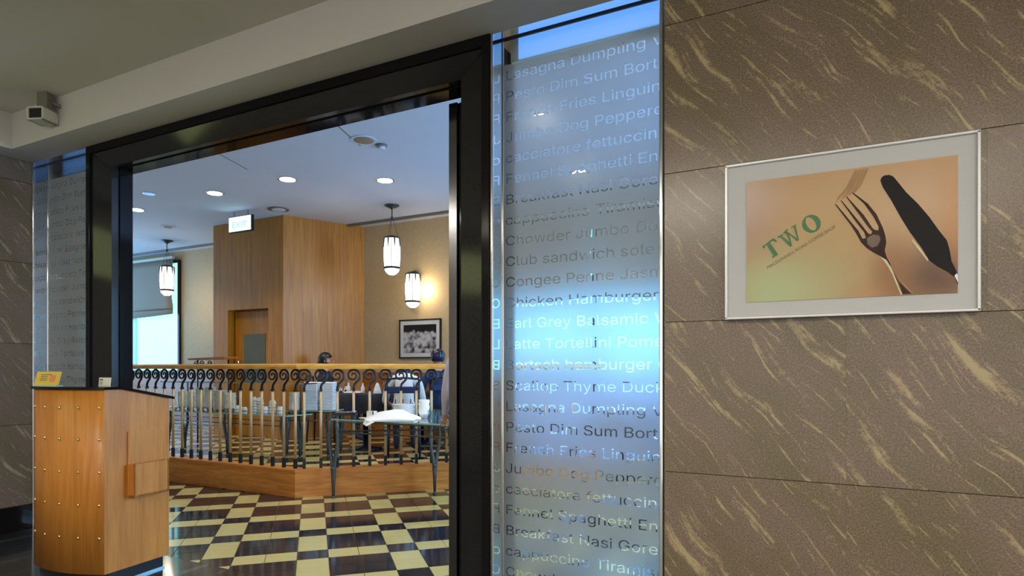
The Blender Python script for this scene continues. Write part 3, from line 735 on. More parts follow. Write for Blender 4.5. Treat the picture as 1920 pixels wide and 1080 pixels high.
lantern_body(t, 0, M['sconceglass'])
part('bracket', MB().tube([(0, 0, .56), (0, .08, .58), (0, .15, .50)], .01, 6), M['iron2'], t); part('back_plate', MB().box((-.05, .135, .2), (.05, .149, .52), 0, .004), M['iron2'], t)
l = bpy.data.lights.new('sconce_lamp', 'POINT'); l.energy = 9; l.color = (1, .80, .5); l.shadow_soft_size = .05
o = bpy.data.objects.new('sconce_lamp', l); COL.objects.link(o); o.parent = t; o.location = (.15, .04, .27)

# ------------------------------------------------------------------ black and white photograph on the back wall
a_ = on_n(748, 600, NB-.03); b_ = on_n(826, 597, NB-.03); zt_ = a_.z; zb_ = on_n(750, 672, NB-.03).z
def photo_mat():
    m, nt, p = newmat('monochrome_print'); N = nt.nodes; L = nt.links
    tc = N.new('ShaderNodeTexCoord'); vo = N.new('ShaderNodeTexVoronoi'); vo.inputs['Scale'].default_value = 15; nz = N.new('ShaderNodeTexNoise'); nz.inputs['Scale'].default_value = 9; nz.inputs['Detail'].default_value = 5
    L.new(tc.outputs['Object'], vo.inputs['Vector']); L.new(tc.outputs['Object'], nz.inputs['Vector'])
    sp = N.new('ShaderNodeSeparateXYZ'); L.new(tc.outputs['Object'], sp.inputs[0])
    # bright crowd in the middle, dark ground at the top
    mr = N.new('ShaderNodeMapRange'); mr.inputs[1].default_value = .18; mr.inputs[2].default_value = .08; L.new(sp.outputs['Z'], mr.inputs[0])
    ad = N.new('ShaderNodeMath'); ad.operation = 'MULTIPLY'; L.new(nz.outputs[0], ad.inputs[0]); L.new(mr.outputs[0], ad.inputs[1])
    sb = N.new('ShaderNodeMath'); sb.operation = 'SUBTRACT'; L.new(ad.outputs[0], sb.inputs[0]); 
    ml = N.new('ShaderNodeMath'); ml.operation = 'MULTIPLY'; ml.inputs[1].default_value = .35; L.new(vo.outputs['Distance'], ml.inputs[0]); L.new(ml.outputs[0], sb.inputs[1])
    cr = N.new('ShaderNodeValToRGB'); cr.color_ramp.elements[0].position = .12; cr.color_ramp.elements[0].color = (.006, .006, .008, 1); cr.color_ramp.elements[1].position = .40; cr.color_ramp.elements[1].color = (.5, .49, .52, 1)
    L.new(sb.outputs[0], cr.inputs[0]); L.new(cr.outputs[0], p.inputs['Base Color']); p.inputs['Roughness'].default_value = .3
    return m
t = thing('framed_photograph', 'black and white group photograph in a thin black frame on the beige wall', 'picture', ((a_.x+b_.x)/2, NB, (zt_+zb_)/2))
hw = (b_.x-a_.x)/2; hz = (zt_-zb_)/2
part('frame', MB().box((-hw, -.03, hz-.02), (hw, 0, hz)).box((-hw, -.03, -hz), (hw, 0, -hz+.02)).box((-hw, -.03, -hz), (-hw+.02, 0, hz)).box((hw-.02, -.03, -hz), (hw, 0, hz)), M['blackplastic'], t)
part('mount', MB().box((-hw+.02, -.018, -hz+.02), (hw-.02, -.002, hz-.02)), M['mount'], t)
part('print', MB().box((-hw+.085, -.021, -hz+.085), (hw-.085, -.0185, hz-.085)), photo_mat(), t)

# ------------------------------------------------------------------ railing
PLZ = .275; RT = 1.325
rl = thing('railing', 'golden wooden handrail on scrolled black iron and brass balusters', 'railing', (rail_c.x, rail_c.y, 0))
cx, cyy = rail_c; LEN = 3.3
dR = Vector((q, q)); nR = Vector((-q, q))
cC = rail_c
def strip(half0, half1, z0, z1, bev=0):   # two mitred runs; offsets into the room
    # run 1 along y = cyy, run 2 at 45 degrees; half0 in front (towards camera), half1 behind
    def off(h):                            # mitre point of both runs shifted h to the back
        a = Vector((cC.x, cC.y+h)); b = cC+nR*h
        # intersection of line y=a.y with line b + t dR
        tt = (a.y-b.y)/dR.y; return Vector((b.x+dR.x*tt, a.y))
    f, g = off(half0), off(half1)
    m1 = MB().prism([(-6.5, cC.y+half0), tuple(f), tuple(g), (-6.5, cC.y+half1)], z0, z1)
    e0 = cC+nR*half0+dR*LEN; e1 = cC+nR*half1+dR*LEN
    m2 = MB().prism([tuple(f), tuple(e0), tuple(e1), tuple(g)], z0, z1)
    return m1, m2
for nm, h0, h1, z0, z1, mt in (('plinth', 0, .14, 0, PLZ-.02, M['wood_plinth']), ('plinth_cap', -.008, .148, PLZ-.02, PLZ, M['wood_plinth'])):
    for mb in strip(h0, h1, z0, z1): part(nm, mb, mt, rl, world=True)
mid = .07
# rounded handrail profile
def railtube(pts):
    prof = [(-.036, 0), (-.040, .018), (-.036, .040), (-.020, .054), (.020, .054), (.036, .040), (.040, .018), (.036, 0)]
    mb = MB(); n = len(prof); vs = []
    for (p, side) in pts:
        for (h, z) in prof: vs.append((p.x+side.x*h, p.y+side.y*h, RT-.054+z))
    fs = [[i*n+k, i*n+(k+1) % n, (i+1)*n+(k+1) % n, (i+1)*n+k] for i in range(len(pts)-1) for k in range(n)]
    mb.add(vs, fs, 0, False); mb.f += [list(range(n)), list(range((len(pts)-1)*n, len(pts)*n))[::-1]]; mb.m += [0, 0]; mb.sm += [False]*2
    return mb
mt_ = (Vector((0, 1))+nR).normalized(); mt_ = mt_/mt_.dot(nR)
cm = Vector((cC.x, cC.y)) + mt_*mid
part('handrail', railtube([(Vector((-6.5, cC.y+mid)), Vector((0, 1))), (cm, mt_)]), M['wood_rail'], rl, world=True)
part('handrail', railtube([(cm, mt_), (cm+dR*LEN, nR)]), M['wood_rail'], rl, world=True)
sc = []
for p_ in ((0, 1.05), (0, 1.09), (.008, 1.115), (.030, 1.138), (.052, 1.162)): sc.append((p_[0], 0, p_[1]))
for k in range(0, 27):
    a = R(-18+k*22); f = k/26; r_ = .0600*(1-f)**.85+.008
    sc.append((-.005+r_*cos(a), 0, 1.205+r_*sin(a)*1.0))
scroll = MB().tube(sc, [.0125]*5+[.0125-.005*(k/26) for k in range(27)], 7)
scroll.tube([(0, 0, .37), (0, 0, 1.06)], .0125, 8)
scroll.box((-.015, -.015, .275), (.015, .015, .372), 0, .002); scroll.box((-.0145, -.0145, 1.045), (.0145, .0145, 1.065))
me_sc = scroll.mesh('baluster', M['iron'])
me_br = MB().tube([(0, 0, .374), (0, 0, 1.044)], .0138, 10).mesh('brass_tube', M['brass'])
def baluster(x, y, rz):
    o = bpy.data.objects.new('baluster', me_sc); COL.objects.link(o); o.parent = rl; o.location = (x-rail_c.x, y-rail_c.y, 0); o.rotation_euler = (0, 0, rz)
    b = bpy.data.objects.new('brass_tube', me_br); COL.objects.link(b); b.parent = o
for k in range(30): baluster(.905-.1597*k, cyy+mid, 0)
for k in range(19):
    d = .085+.1605*k; p = cC+dR*d+nR*mid; baluster(p.x, p.y, R(45))

# ------------------------------------------------------------------ host lectern
LC = Vector((1.983, -.577)); LA = R(7.5); LW = .60; LD = .44
lt = thing('host_lectern', 'tall curved honey-coloured wooden lectern with gold studs and black top', 'lectern', (LC.x, LC.y, 0), LA)
def front(u, b=.055): return -b*4*u*(1-u)      # u in 0..1 from left to right
N_ = 14
fp = [(-LW+LW*i/N_, front(i/N_)) for i in range(N_+1)]
z_b = .08; zt1 = 1.150; zt2 = 1.082
mb = MB(); poly = fp+[(0, .10), (0, LD), (-LW, LD), (-LW, .10)]
ztop = lambda y: zt1 if y <= .10 else zt1+(zt2-zt1)*(y-.10)/(LD-.10)
n = len(poly); mb.v += [(p[0], p[1], z_b) for p in poly]+[(p[0], p[1], ztop(p[1])) for p in poly]
mb.f += [list(range(n))[::-1]]; mb.m.append(0); mb.sm.append(False)
for i in range(n):
    mb.f.append([i, (i+1) % n, n+(i+1) % n, n+i]); mb.m.append(0); mb.sm.append(i < N_)
ia, ib = N_+1, n-1                          # (0,.10) and (-LW,.10)
mb.f.append([n+i for i in range(N_+1)]+[n+ia, n+ib]); mb.f.append([n+ia, n+ia+1, n+ia+2, n+ib]); mb.m += [0, 0]; mb.sm += [False, False]
part('body', mb, M['wood_lect'], lt)
# black top, flat then sloping to the host's side
mb = MB(); tp = [(-LW-.012+(LW+.026)*i/N_, front(i/N_)-.012) for i in range(N_+1)]+[(.014, .10), (.014, LD+.03), (-LW-.012, LD+.03), (-LW-.012, .10)]
n = len(tp); th = .016
mb.v += [(p[0], p[1], ztop(p[1])) for p in tp]+[(p[0], p[1], ztop(p[1])+th) for p in tp]
for i in range(n): mb.f.append([i, (i+1) % n, n+(i+1) % n, n+i]); mb.m.append(0); mb.sm.append(False)
for o_, rev in ((0, True), (n, False)):
    f1 = [o_+i for i in range(N_+1)]+[o_+N_+1, o_+n-1]; f2 = [o_+N_+1, o_+N_+2, o_+N_+3, o_+n-1]
    for f in (f1, f2): mb.f.append(f[::-1] if rev else f); mb.m.append(0); mb.sm.append(False)
part('black_top', mb, M['granite'], lt, label='black curved top board')
part('kick_plinth', MB().prism([(p[0]*.97-.01, p[1]*.8+.03) for p in fp]+[(-.02, LD-.03), (-LW+.02, LD-.03)], .012, z_b), M['blackplastic'], lt)
part('chrome_base', MB().prism([(p[0]*.98-.006, p[1]*.8+.024) for p in fp]+[(-.014, LD-.024), (-LW+.014, LD-.024)], .0, .012), M['chrome'], lt)
stud_me = MB().sphere((0, 0, 0), (.0085, .006, .0085), seg=10, rings=6).mesh('stud', M['stud'])
for z in (1.045, .862, .672, .481, .290):
    for u in (.955, .745, .515, .285, .06):
        o = bpy.data.objects.new('stud', stud_me); COL.objects.link(o); o.parent = lt; o.location = (-LW+LW*u, front(u)-.003, z)
# leaflet holder on the right side
part('holder_back', MB().box((.0, .145, .50), (.010, .385, .895), 0, .002), M['wood_lect'], lt)
hb = part('holder_box', MB().box((.010, .145, .50), (.062, .385, .515)).box((.050, .145, .50), (.062, .385, .70)).box((.010, .145, .50), (.062, .157, .70)).box((.010, .373, .50), (.062, .385, .70)), M['wood_lect'], lt)
# things on the lectern
def lpt(x, y, z): return Matrix.Translation((LC.x, LC.y, 0)) @ Matrix.Rotation(LA, 4, 'Z') @ Vector((x, y, z))
p = lpt(-.575, .055, 1.166)
t = thing('leaflet_stand', 'yellow printed leaflet leaning in a stand at the left end of the lectern', 'leaflet', p, LA+R(22))
lean = Matrix.Rotation(R(-22), 4, 'X')
part('leaflet', MB().box((-.075, -.001, .004), (.075, .001, .095)).xf(lean), M['yellowpaper'], t)
part('emblem', MB().box((.012, -.0025, .028), (.045, -.0012, .070)).xf(lean), M['orangeink'], t)
mb = MB()
for k in range(4): mb.box((-.045, -.0025, .072-k*.012), (-.002 if k else .02, -.0012, .0755-k*.012))
part('print', mb.xf(lean), M['greyink'], t)
part('stand', MB().box((-.07, -.012, 0), (.07, .05, .004)), M['glassedge'], t)
p = lpt(-.225, .17, 1.154)
t = thing('card_holder', 'small white card with black print standing on the lectern top', 'card', p, LA-R(4))
part('base', MB().box((-.055, -.012, -.012), (.055, .02, .012)), M['blackplastic'], t)
part('card', MB().box((-.056, -.001, .012), (.056, .001, .064)).xf(Matrix.Rotation(R(-6), 4, 'X')), M['card'], t)
mb = MB().box((-.046, -.0022, .046), (-.018, -.0012, .054))
for k in range(3): mb.box((-.046, -.0022, .036-k*.007), (-.020+.004*(k % 2), -.0012, .0385-k*.007))
part('print', mb.xf(Matrix.Rotation(R(-6), 4, 'X')), M['greyink'], t)

# ------------------------------------------------------------------ security camera in the bulkhead corner
pc = at(65, 211, 4.35)
t = thing('security_camera', 'white box camera with a dark front under a grey bracket at the ceiling corner', 'camera', (pc.x, pc.y, ZC))
sc_ = 4.35/FPX
fx = Matrix.Translation(pc) @ Matrix.Rotation(R(22), 4, 'Z')
def loc(mb): return mb.xf(fx)
hx, hz = 17*sc_, 12.5*sc_
mb = MB()
for a, b in (((-hx, 0, hz-.012), (hx, .13, hz)), ((-hx, 0, -hz), (hx, .13, -hz+.012)), ((-hx, 0, -hz), (-hx+.012, .13, hz)), ((hx-.014, 0, -hz), (hx, .13, hz))): mb.box(a, b, 0, .002)
part('housing', loc(mb), M['whiteplastic'], t, world=True)
part('front_glass', loc(MB().box((-hx+.012, .012, -hz+.012), (hx-.014, .10, hz-.012))), M['blackplastic'], t, world=True)
part('bracket', loc(MB().box((-.02, .04, hz), (.055, .11, .172)).tube([(.05, .08, .10), (.10, .14, .08), (.13, .19, .06)], .012, 6)), M['greyplastic'], t, world=True)
part('mount_plate', loc(MB().box((-.035, .03, .172), (.07, .13, .182))), M['greyplastic'], t, world=True)

# ------------------------------------------------------------------ framed poster on the stone wall
px0, px1, pz0, pz1 = 5.357-.015, 6.200-.012, 1.474, 2.098
PN = -.035
ps = thing('framed_poster', 'silver framed poster of a fork and a knife on the brown stone wall', 'poster', ((px0+px1)/2, 0, (pz0+pz1)/2))
part('backing', MB().box((px0, PN+.006, pz0), (px1, -.002, pz1)), M['mount'], ps, world=True)
fw = .008
part('frame', MB().box((px0-.003, PN-.004, pz1-fw), (px1+.003, 0, pz1+.003), 0, .002).box((px0-.003, PN-.004, pz0-.003), (px1+.003, 0, pz0+fw), 0, .002)
     .box((px0-.003, PN-.004, pz0), (px0+fw, 0, pz1), 0, .002).box((px1-fw, PN-.004, pz0), (px1+.003, 0, pz1), 0, .002), M['silver'], ps, world=True)
ix0 = on_n(1400, 450, PN).x; ix1 = on_n(1796, 450, PN).x; iz1 = on_n(1400, 341, PN).z; iz0 = on_n(1400, 567, PN).z
def poster_mat():
    m, nt, p = newmat('orange_poster_print'); N = nt.nodes; L = nt.links
    tc = N.new('ShaderNodeTexCoord'); sp = N.new('ShaderNodeSeparateXYZ'); L.new(tc.outputs['Object'], sp.inputs[0])
    def blob(cx, cz, rx, rz, rot=0):
        mp = N.new('ShaderNodeMapping'); mp.vector_type = 'TEXTURE'; mp.inputs['Location'].default_value = (cx, 0, cz); mp.inputs['Rotation'].default_value = (0, rot, 0); mp.inputs['Scale'].default_value = (rx, 1e3, rz)
        L.new(tc.outputs['Object'], mp.inputs[0]); g = N.new('ShaderNodeTexGradient'); g.gradient_type = 'SPHERICAL'; L.new(mp.outputs[0], g.inputs[0])
        r = N.new('ShaderNodeMapRange'); r.interpolation_type = 'SMOOTHSTEP'; L.new(g.outputs[1], r.inputs[0]); return r.outputs[0]
    cur = None
    def lay(fac, col, k=1.0):
        nonlocal cur
        mx = N.new('ShaderNodeMix'); mx.data_type = 'RGBA'
        ml = N.new('ShaderNodeMath'); ml.operation = 'MULTIPLY'; ml.inputs[1].default_value = k; L.new(fac, ml.inputs[0]); L.new(ml.outputs[0], mx.inputs[0])
        mx.inputs[7].default_value = col
        if isinstance(cur, tuple): mx.inputs[6].default_value = cur
        else: L.new(cur, mx.inputs[6])
        cur = mx.outputs[2]
    cur = srgb(186, 142, 92)
    lay(blob(-.33, .12, .22, .30), srgb(168, 134, 116), .8)
    lay(blob(-.02, .05, .35, .28), srgb(196, 162, 108), .8)
    lay(blob(-.19, -.22, .40, .30), srgb(188, 188, 138), 1.0)
    lay(blob(-.26, -.22, .20, .18), srgb(186, 198, 146), .9)
    lay(blob(.08, -.24, .12, .08), srgb(192, 142, 92), .6)
    lay(blob(.30, -.18, .26, .20), srgb(96, 58, 30), 1.0)
    lay(blob(.16, -.14, .10, .20), srgb(150, 96, 42), .7)
    lay(blob(.36, .05, .12, .3), srgb(186, 128, 66), .8)
    L.new(cur, p.inputs['Base Color']); p.inputs['Roughness'].default_value = .22
    return m
part('print', MB().box((ix0, PN+.002, iz0), (ix1, PN+.0065, iz1)), poster_mat(), ps, world=True)
def flat(pts, off=0.0):           # polygon given in crop pixels, as printed on the poster
    return [on_n(1360+x/2.77, 230+y/2.77, PN+.0010-off) for x, y in pts]
INKN = [0]
def ink(name, polys, mat, label):
    mb = MB(); INKN[0] += 1
    for pts in polys: mb.slab(flat(pts, .00012*INKN[0]), (0, .0008+.00012*INKN[0], 0))
    return part(name, mb, mat, ps, label=label, world=True)
M['forkink'] = plain('dark_fork_print', srgb(62, 44, 40), .5, 0, .5, 14, spec=.15)
M['forkshine'] = plain('fork_highlight_print', srgb(96, 70, 52), .35, 0, .3, 14)
M['knifeink'] = plain('black_knife_print', srgb(33, 30, 33), .5, 0, .1, 14, spec=.15)
M['shadowink'] = plain('brown_blur_print', srgb(160, 120, 72), .4, 0, .1, 14)
M['paleink'] = plain('pale_highlight_print', srgb(226, 214, 170), .4, 0, .05, 14)
ink('fork_shadow', [[(570, 424), (585, 385), (625, 340), (672, 248), (690, 245), (650, 330), (612, 375), (582, 402)], [(600, 402), (640, 345), (695, 244), (708, 242), (664, 340), (626, 382)], [(630, 384), (668, 340), (712, 241), (724, 240), (682, 345), (648, 374)], [(658, 366), (690, 330), (728, 239), (745, 237), (706, 325), (676, 362)]], M['shadowink'], 'brown out-of-focus fork shadow')
ink('fork', [[(569, 424), (576, 424), (640, 500), (690, 560), (712, 602), (730, 600), (722, 570), (690, 530), (598, 404), (604, 404), (700, 520), (742, 575), (756, 580), (763, 566), (740, 540), (690, 470), (627, 385), (632, 384), (720, 480), (765, 548), (778, 558), (795, 558), (796, 540), (770, 490), (720, 420), (657, 364), (664, 363), (740, 420), (785, 475), (820, 550), (832, 590), (836, 625), (828, 665), (838, 700), (858, 735), (868, 780), (905, 830), (940, 862), (966, 888), (922, 891), (900, 830), (880, 785), (862, 750), (838, 718), (800, 690), (765, 672), (735, 652), (705, 622), (682, 580), (650, 530), (610, 478)]], M['forkink'], 'dark printed fork')
ink('fork_highlight', [[(735, 600), (770, 580), (800, 585), (806, 610), (790, 640), (760, 650), (738, 630)]], M['forkshine'], 'golden sheen on the fork head')
ink('fork_edge', [[(800, 692), (836, 712), (862, 752), (882, 800), (900, 850), (920, 893), (910, 893), (888, 840), (868, 790), (846, 750), (826, 722)]], M['paleink'], 'pale edge light along the fork handle')
ink('fork_line', [[(888, 785), (915, 820), (945, 855), (976, 888), (968, 889), (935, 858), (908, 826)]], M['shadowink'], 'brown line beside the fork handle')
ink('knife', [[(805, 300), (812, 283), (828, 273), (852, 271), (872, 279), (890, 300), (940, 362), (1000, 420), (1060, 490), (1110, 560), (1150, 610), (1165, 660), (1175, 720), (1200, 768), (1208, 800), (1208, 840), (1190, 800), (1150, 772), (1100, 745), (1060, 715), (1020, 650), (960, 570), (910, 490), (860, 400), (818, 335)]], M['knifeink'], 'black printed knife')
ink('knife_edge', [[(972, 604), (1012, 650), (1056, 714), (1050, 718), (1006, 664), (968, 612)]], M['paleink'], 'pale edge light along the knife blade')
ink('knife_end', [[(1190, 795), (1202, 782), (1208, 795), (1208, 830), (1200, 815)]], M['silver'], 'bright end of the knife handle')
# lettering TWO, drawn on its slanting baseline in units of the letter height
bA = (258, 697); bB = (502, 553); asc = (-66, -52)    # baseline and up direction in crop px
def L2(u, v):                               # u along the baseline 0..1, v up 0..1
    return (bA[0]+(bB[0]-bA[0])*u-66*v-0*u, bA[1]+(bB[1]-bA[1])*u-66*v)
ink('letter_t', [[(191, 645), (242, 604), (252, 600), (270, 616), (262, 620), (246, 612), (232, 622), (272, 682), (276, 683), (246, 703), (243, 697), (250, 690), (213, 634), (206, 640), (203, 655)]], M['greenink'], 'green letter T')
ink('letter_w', [[(270, 592), (300, 577), (302, 583), (293, 588), (333, 618), (322, 587), (310, 575), (300, 572), (322, 550), (325, 556), (318, 563), (360, 592), (374, 602), (362, 565), (355, 545), (346, 543), (343, 549), (340, 543), (366, 528), (368, 535), (366, 541), (382, 606), (378, 612), (372, 614), (332, 580), (346, 636), (342, 643), (336, 643), (284, 593), (274, 598)]], M['greenink'], 'green letter W')
mb = MB()
oc = (447, 525); K = 20
ring_o, ring_i = [], []
for k in range(K):
    a = 2*pi*k/K; ca, sa = cos(a), sin(a)
    ring_o.append((oc[0]+50*ca*.98-6*sa*.3, oc[1]+47*sa)); 
    th = R(-35)
    xx, yy = 26*ca, 44*sa
    ring_i.append((oc[0]+xx*cos(th)-yy*sin(th)*.72-2, oc[1]+xx*sin(th)*.55+yy*cos(th)*.93))
fo, fi = flat(ring_o), flat(ring_i)
for k in range(K):
    j = (k+1) % K; mb.slab([fo[k], fo[j], fi[j], fi[k]], (0, .0009, 0))
part('letter_o', mb, M['greenink'], ps, label='green letter O', world=True)
c0, c1 = flat([(222, 752), (566, 542)]); mid_ = (c0+c1)/2; ang = math.atan2(c1.z-c0.z, c1.x-c0.x)
text_mesh('MACDONNELL ROAD COFFEE SHOP', .0165, M['brownink'], 'small_lettering', ps, Matrix.Translation(mid_-ps.location) @ Matrix.Rotation(pi/2, 4, 'X') @ Matrix.Rotation(ang, 4, 'Z'), .0004, 'tiny brown line of capitals under the green word', xs=((c1-c0).length/.262))

# ------------------------------------------------------------------ glass buffet tables
def glass_top(t, poly, z, th=.014):
    part('glass_top', MB().prism(poly, z-th, z), M['shelfglass'], t, world=True)
    # polished green edge
    n = len(poly); P_ = [Vector(p) for p in poly]; c = sum(P_, Vector((0, 0)))/n
    mb = MB()
    for i in range(n):
        a, b = P_[i], P_[(i+1) % n]; d = (b-a).normalized(); o_ = Vector((d.y, -d.x))
        if o_.dot(a-c) < 0: o_ = -o_
        mb.prism([tuple(a), tuple(b), tuple(b+o_*.004), tuple(a+o_*.004)], z-th, z)
    part('glass_edge', mb, M['glassedge'], t, world=True)
def leg(t, foot, top, spread=Vector((.05, 0)), zb=0.0):
    """wrought-iron leg: two S-curved bars meeting in a tapered foot"""
    f = Vector((foot[0], foot[1], zb)); h = top-zb; mb = MB(); s = Vector((spread[0], spread[1], 0))
    for k in (-1, 1):
        mb.tube([f+Vector((0, 0, .012)), f+Vector((0, 0, h*.28)), f+s*k*.25+Vector((0, 0, h*.45)), f+s*k*.75+Vector((0, 0, h*.62)), f+s*k*1.0+Vector((0, 0, h*.80)), f+s*k*.75+Vector((0, 0, h*.93)), f+s*k*.9+Vector((0, 0, h))], [.012, .022, .020, .018, .017, .015, .014], 7)
    mb.lathe([(.02, 0), (.022, .008), (.012, .02)], c=f, seg=10); mb.lathe([(.024, h*.36), (.03, h*.385), (.024, h*.41)], c=f, seg=10)
    part('leg', mb, M['iron2'], t, world=True)
def scrollbar(t, a, b, z, n=5):
    mb = MB().tube([(a[0], a[1], z), (b[0], b[1], z)], .009, 6)
    part('stretcher', mb, M['iron2'], t, world=True)
    A_, B_ = Vector(a), Vector(b); d = (B_-A_)/n; u = d.normalized(); mb = MB()
    for k in range(n):
        c = A_+d*(k+.5); pts = []
        for i in range(13):
            an = R(i*35); r_ = .034*(1-i/16)
            pts.append((c.x+u.x*r_*cos(an), c.y+u.y*r_*cos(an), z+.045+r_*sin(an)))
        mb.tube(pts, .005, 5)
    part('scrollwork', mb, M['iron2'], t, world=True)
TZ = .774
L_ = on_z(621, 785, TZ); 
tb = thing('glass_buffet_table', 'glass-topped wrought-iron buffet table standing in front of the railing', 'table', (2.0, 2.3, 0))
LL = Vector((L_.x, L_.y)); rl_off = lambda x: cC.y-.055*1.414+(x-cC.x)
poly = [tuple(LL), (3.35, LL.y), (3.35, rl_off(3.35)), (LL.x+.10, rl_off(LL.x+.10))]
if rl_off(LL.x) < LL.y: poly = [(LL.x, LL.y), (3.35, LL.y), (3.35, rl_off(3.35)), (max(LL.x+.02, LL.y-cC.y+.078+cC.x), LL.y+.001)]
glass_top(tb, poly, TZ)
f1 = on_z(625, 934, 0); f2 = on_z(815, 926, 0)
leg(tb, (f1.x, f1.y), TZ-.014, (.055, .0)); leg(tb, (f2.x, f2.y), TZ-.014, (.04, .03)); leg(tb, (3.25, 2.2), TZ-.014); leg(tb, (3.2, 3.6), TZ-.014)
scrollbar(tb, (f1.x+.03, f1.y+.03), (3.25, 2.17), .645, 12)
part('stretcher', MB().tube([(f1.x+.04, f1.y+.05, .655), (f2.x, f2.y, .655), (3.2, 3.6, .655)], .009, 6), M['iron2'], tb, world=True)
part('top_frame', MB().tube([(f1.x, f1.y+.04, TZ-.024), (3.3, LL.y+.05, TZ-.024)], .008, 6), M['iron2'], tb, world=True)

# shelf station behind the railing
SZ = .735; s0, s1, sn0, sn1 = -2.25, .10, 2.52, 2.92
st = thing('glass_shelf_station', 'two-tier glass and iron serving station behind the left railing', 'shelf', ((s0+s1)/2, 2.8, HF))
glass_top(st, [(s0, sn0), (s1, sn0), (s1, sn1), (s0, sn1)], SZ)
UZ = 1.105
part('upper_shelf', MB().box((s0-.15, 2.66, UZ-.012), (s1+.08, 2.92, UZ)), M['shelfglass'], st, world=True)
part('upper_edge', MB().box((s0-.15, 2.654, UZ-.012), (s1+.08, 2.66, UZ)), M['glassedge'], st, world=True)
for x in (s0+.1, -1.15, s1-.15):
    part('post', MB().tube([(x, 2.88, SZ), (x, 2.88, UZ-.012)], .010, 7), M['iron2'], st, world=True)
part('lower_shelf', MB().box((s0+.02, sn0+.1, .555), (-1.1, sn1-.05, .565)), M['shelfglass'], st, world=True)
part('lower_edge', MB().box((s0+.02, sn0+.094, .555), (-1.1, sn0+.1, .565)), M['glassedge'], st, world=True)
for (x, y) in ((s0+.1, sn0+.08), (-1.0, sn0+.08), (s1-.12, sn0+.08), (s0+.1, sn1-.08), (s1-.12, sn1-.08)): leg(st, (x, y), SZ-.014, (.06, 0), HF)
part('stretcher', MB().tube([(s0+.1, sn0+.08, .60), (s1-.1, sn0+.08, .60)], .007, 6).tube([(s0+.1, sn0+.08, .66), (s1-.1, sn0+.08, .66)], .006, 6), M['iron2'], st, world=True)

# corner station for the napkins
c_ = at(592, 760, 7.95); cz = .765
ns = thing('napkin_station', 'small green glass side table carrying the stacked napkins', 'table', (c_.x, c_.y, HF), R(18))
def lp(x, y): v = Matrix.Rotation(R(18), 4, 'Z') @ Vector((x, y, 0)); return (c_.x+v.x, c_.y+v.y)
glass_top(ns, [lp(-.36, -.22), lp(.30, -.22), lp(.30, .26), lp(-.36, .26)], cz)
for (x, y) in ((-.3, -.16), (.24, -.16), (.24, .2), (-.3, .2)): leg(ns, lp(x, y), cz-.014, (.04, 0), HF)
scrollbar(ns, lp(-.3, -.18), lp(.24, -.18), .64, 3)

ORD = ['topmost', 'second from the top', 'third from the top', 'fourth from the top', 'fifth from the top', 'sixth from the top', 'seventh from the top', 'eighth from the top', 'ninth from the top', 'tenth from the top', 'eleventh from the top', 'twelfth from the top', 'thirteenth from the top', 'fourteenth from the top', 'fifteenth from the top']
LOW = ['lowest', 'second from the bottom', 'third from the bottom', 'fourth from the bottom', 'fifth from the bottom', 'sixth from the bottom', 'seventh from the bottom', 'eighth from the bottom', 'ninth from the bottom', 'tenth from the bottom', 'eleventh from the bottom', 'twelfth from the bottom', 'thirteenth from the bottom']
def order(k, n):                           # k counts from the bottom
    if n == 1: return ''
    if n == 2: return ', '+('lower', 'upper')[k]
    return ', '+(LOW[k] if k < n//2 else ORD[n-1-k])
# crockery ----------------------------------------------------------
def bowl_mesh(r, h): return MB().lathe([(r*.5, 0), (r*.52, h*.12), (r*.85, h*.55), (r, h), (r*.95, h), (r*.8, h*.6), (r*.45, h*.2)], seg=16).mesh('bowl', M['china'])
def plate_mesh(r, h=.018): return MB().lathe([(r*.55, 0), (r*.6, .004), (r, h), (r*.98, h+.003), (r*.6, .008), (r*.1, .007)], seg=18).mesh('plate', M['china'])
def cup_mesh(r, h): return MB().lathe([(r*.95, 0), (r, h*.1), (r*.92, h*.45), (r*.70, h*.9), (r*.68, h)], seg=14).mesh('cup', M['china'])
def stack(kind, me, x, y, z, n, dz, label, cat, group, jit=.003):
    for k in range(n):
        o = bpy.data.objects.new(kind, me); COL.objects.link(o)
        o.location = (x+random.uniform(-jit, jit), y+random.uniform(-jit, jit), z+k*dz); o.rotation_euler = (0, 0, random.uniform(0, 6))
        tag(o, label+order(k, n), cat, group)
def stk(kind, me, px, ypx, n, dz, label, cat, zt=SZ, back=.28):
    p = on_n(px, ypx, sn0+back); stack(kind, me, p.x, p.y, zt, n, dz, label, cat, 'stack: '+label)
b1 = bowl_mesh(.060, .045); b2 = bowl_mesh(.072, .05); cm_ = cup_mesh(.043, .05); pm = plate_mesh(.085); pm2 = plate_mesh(.068)
stk('bowl', b1, 341, 770, 11, .019, 'white bowl in the leftmost bowl stack', 'bowl')
stk('bowl', b1, 358, 770, 11, .019, 'white bowl in the second bowl stack', 'bowl')
stk('bowl', b2, 376, 770, 14, .018, 'white bowl in the third bowl stack', 'bowl')
stk('bowl', b2, 394, 770, 15, .018, 'white bowl in the tallest bowl stack', 'bowl')
stk('plate', pm, 413, 770, 26, .0095, 'white plate right of the tallest bowls', 'plate')
stk('bowl', b2, 432, 770, 11, .018, 'white bowl in the rightmost bowl stack', 'bowl')
stk('cup', cm_, 446, 772, 2, .035, 'white cup in the short pile beside the bowl stacks', 'cup', back=.15)
stk('cup', cm_, 458, 770, 1, .035, 'single small white cup left of the cup stacks', 'cup', back=.35)
stk('cup', cm_, 475, 772, 5, .034, 'white cup in the left tall cup stack', 'cup')
stk('cup', cm_, 488, 772, 5, .034, 'white cup in the second tall cup stack', 'cup', back=.22)
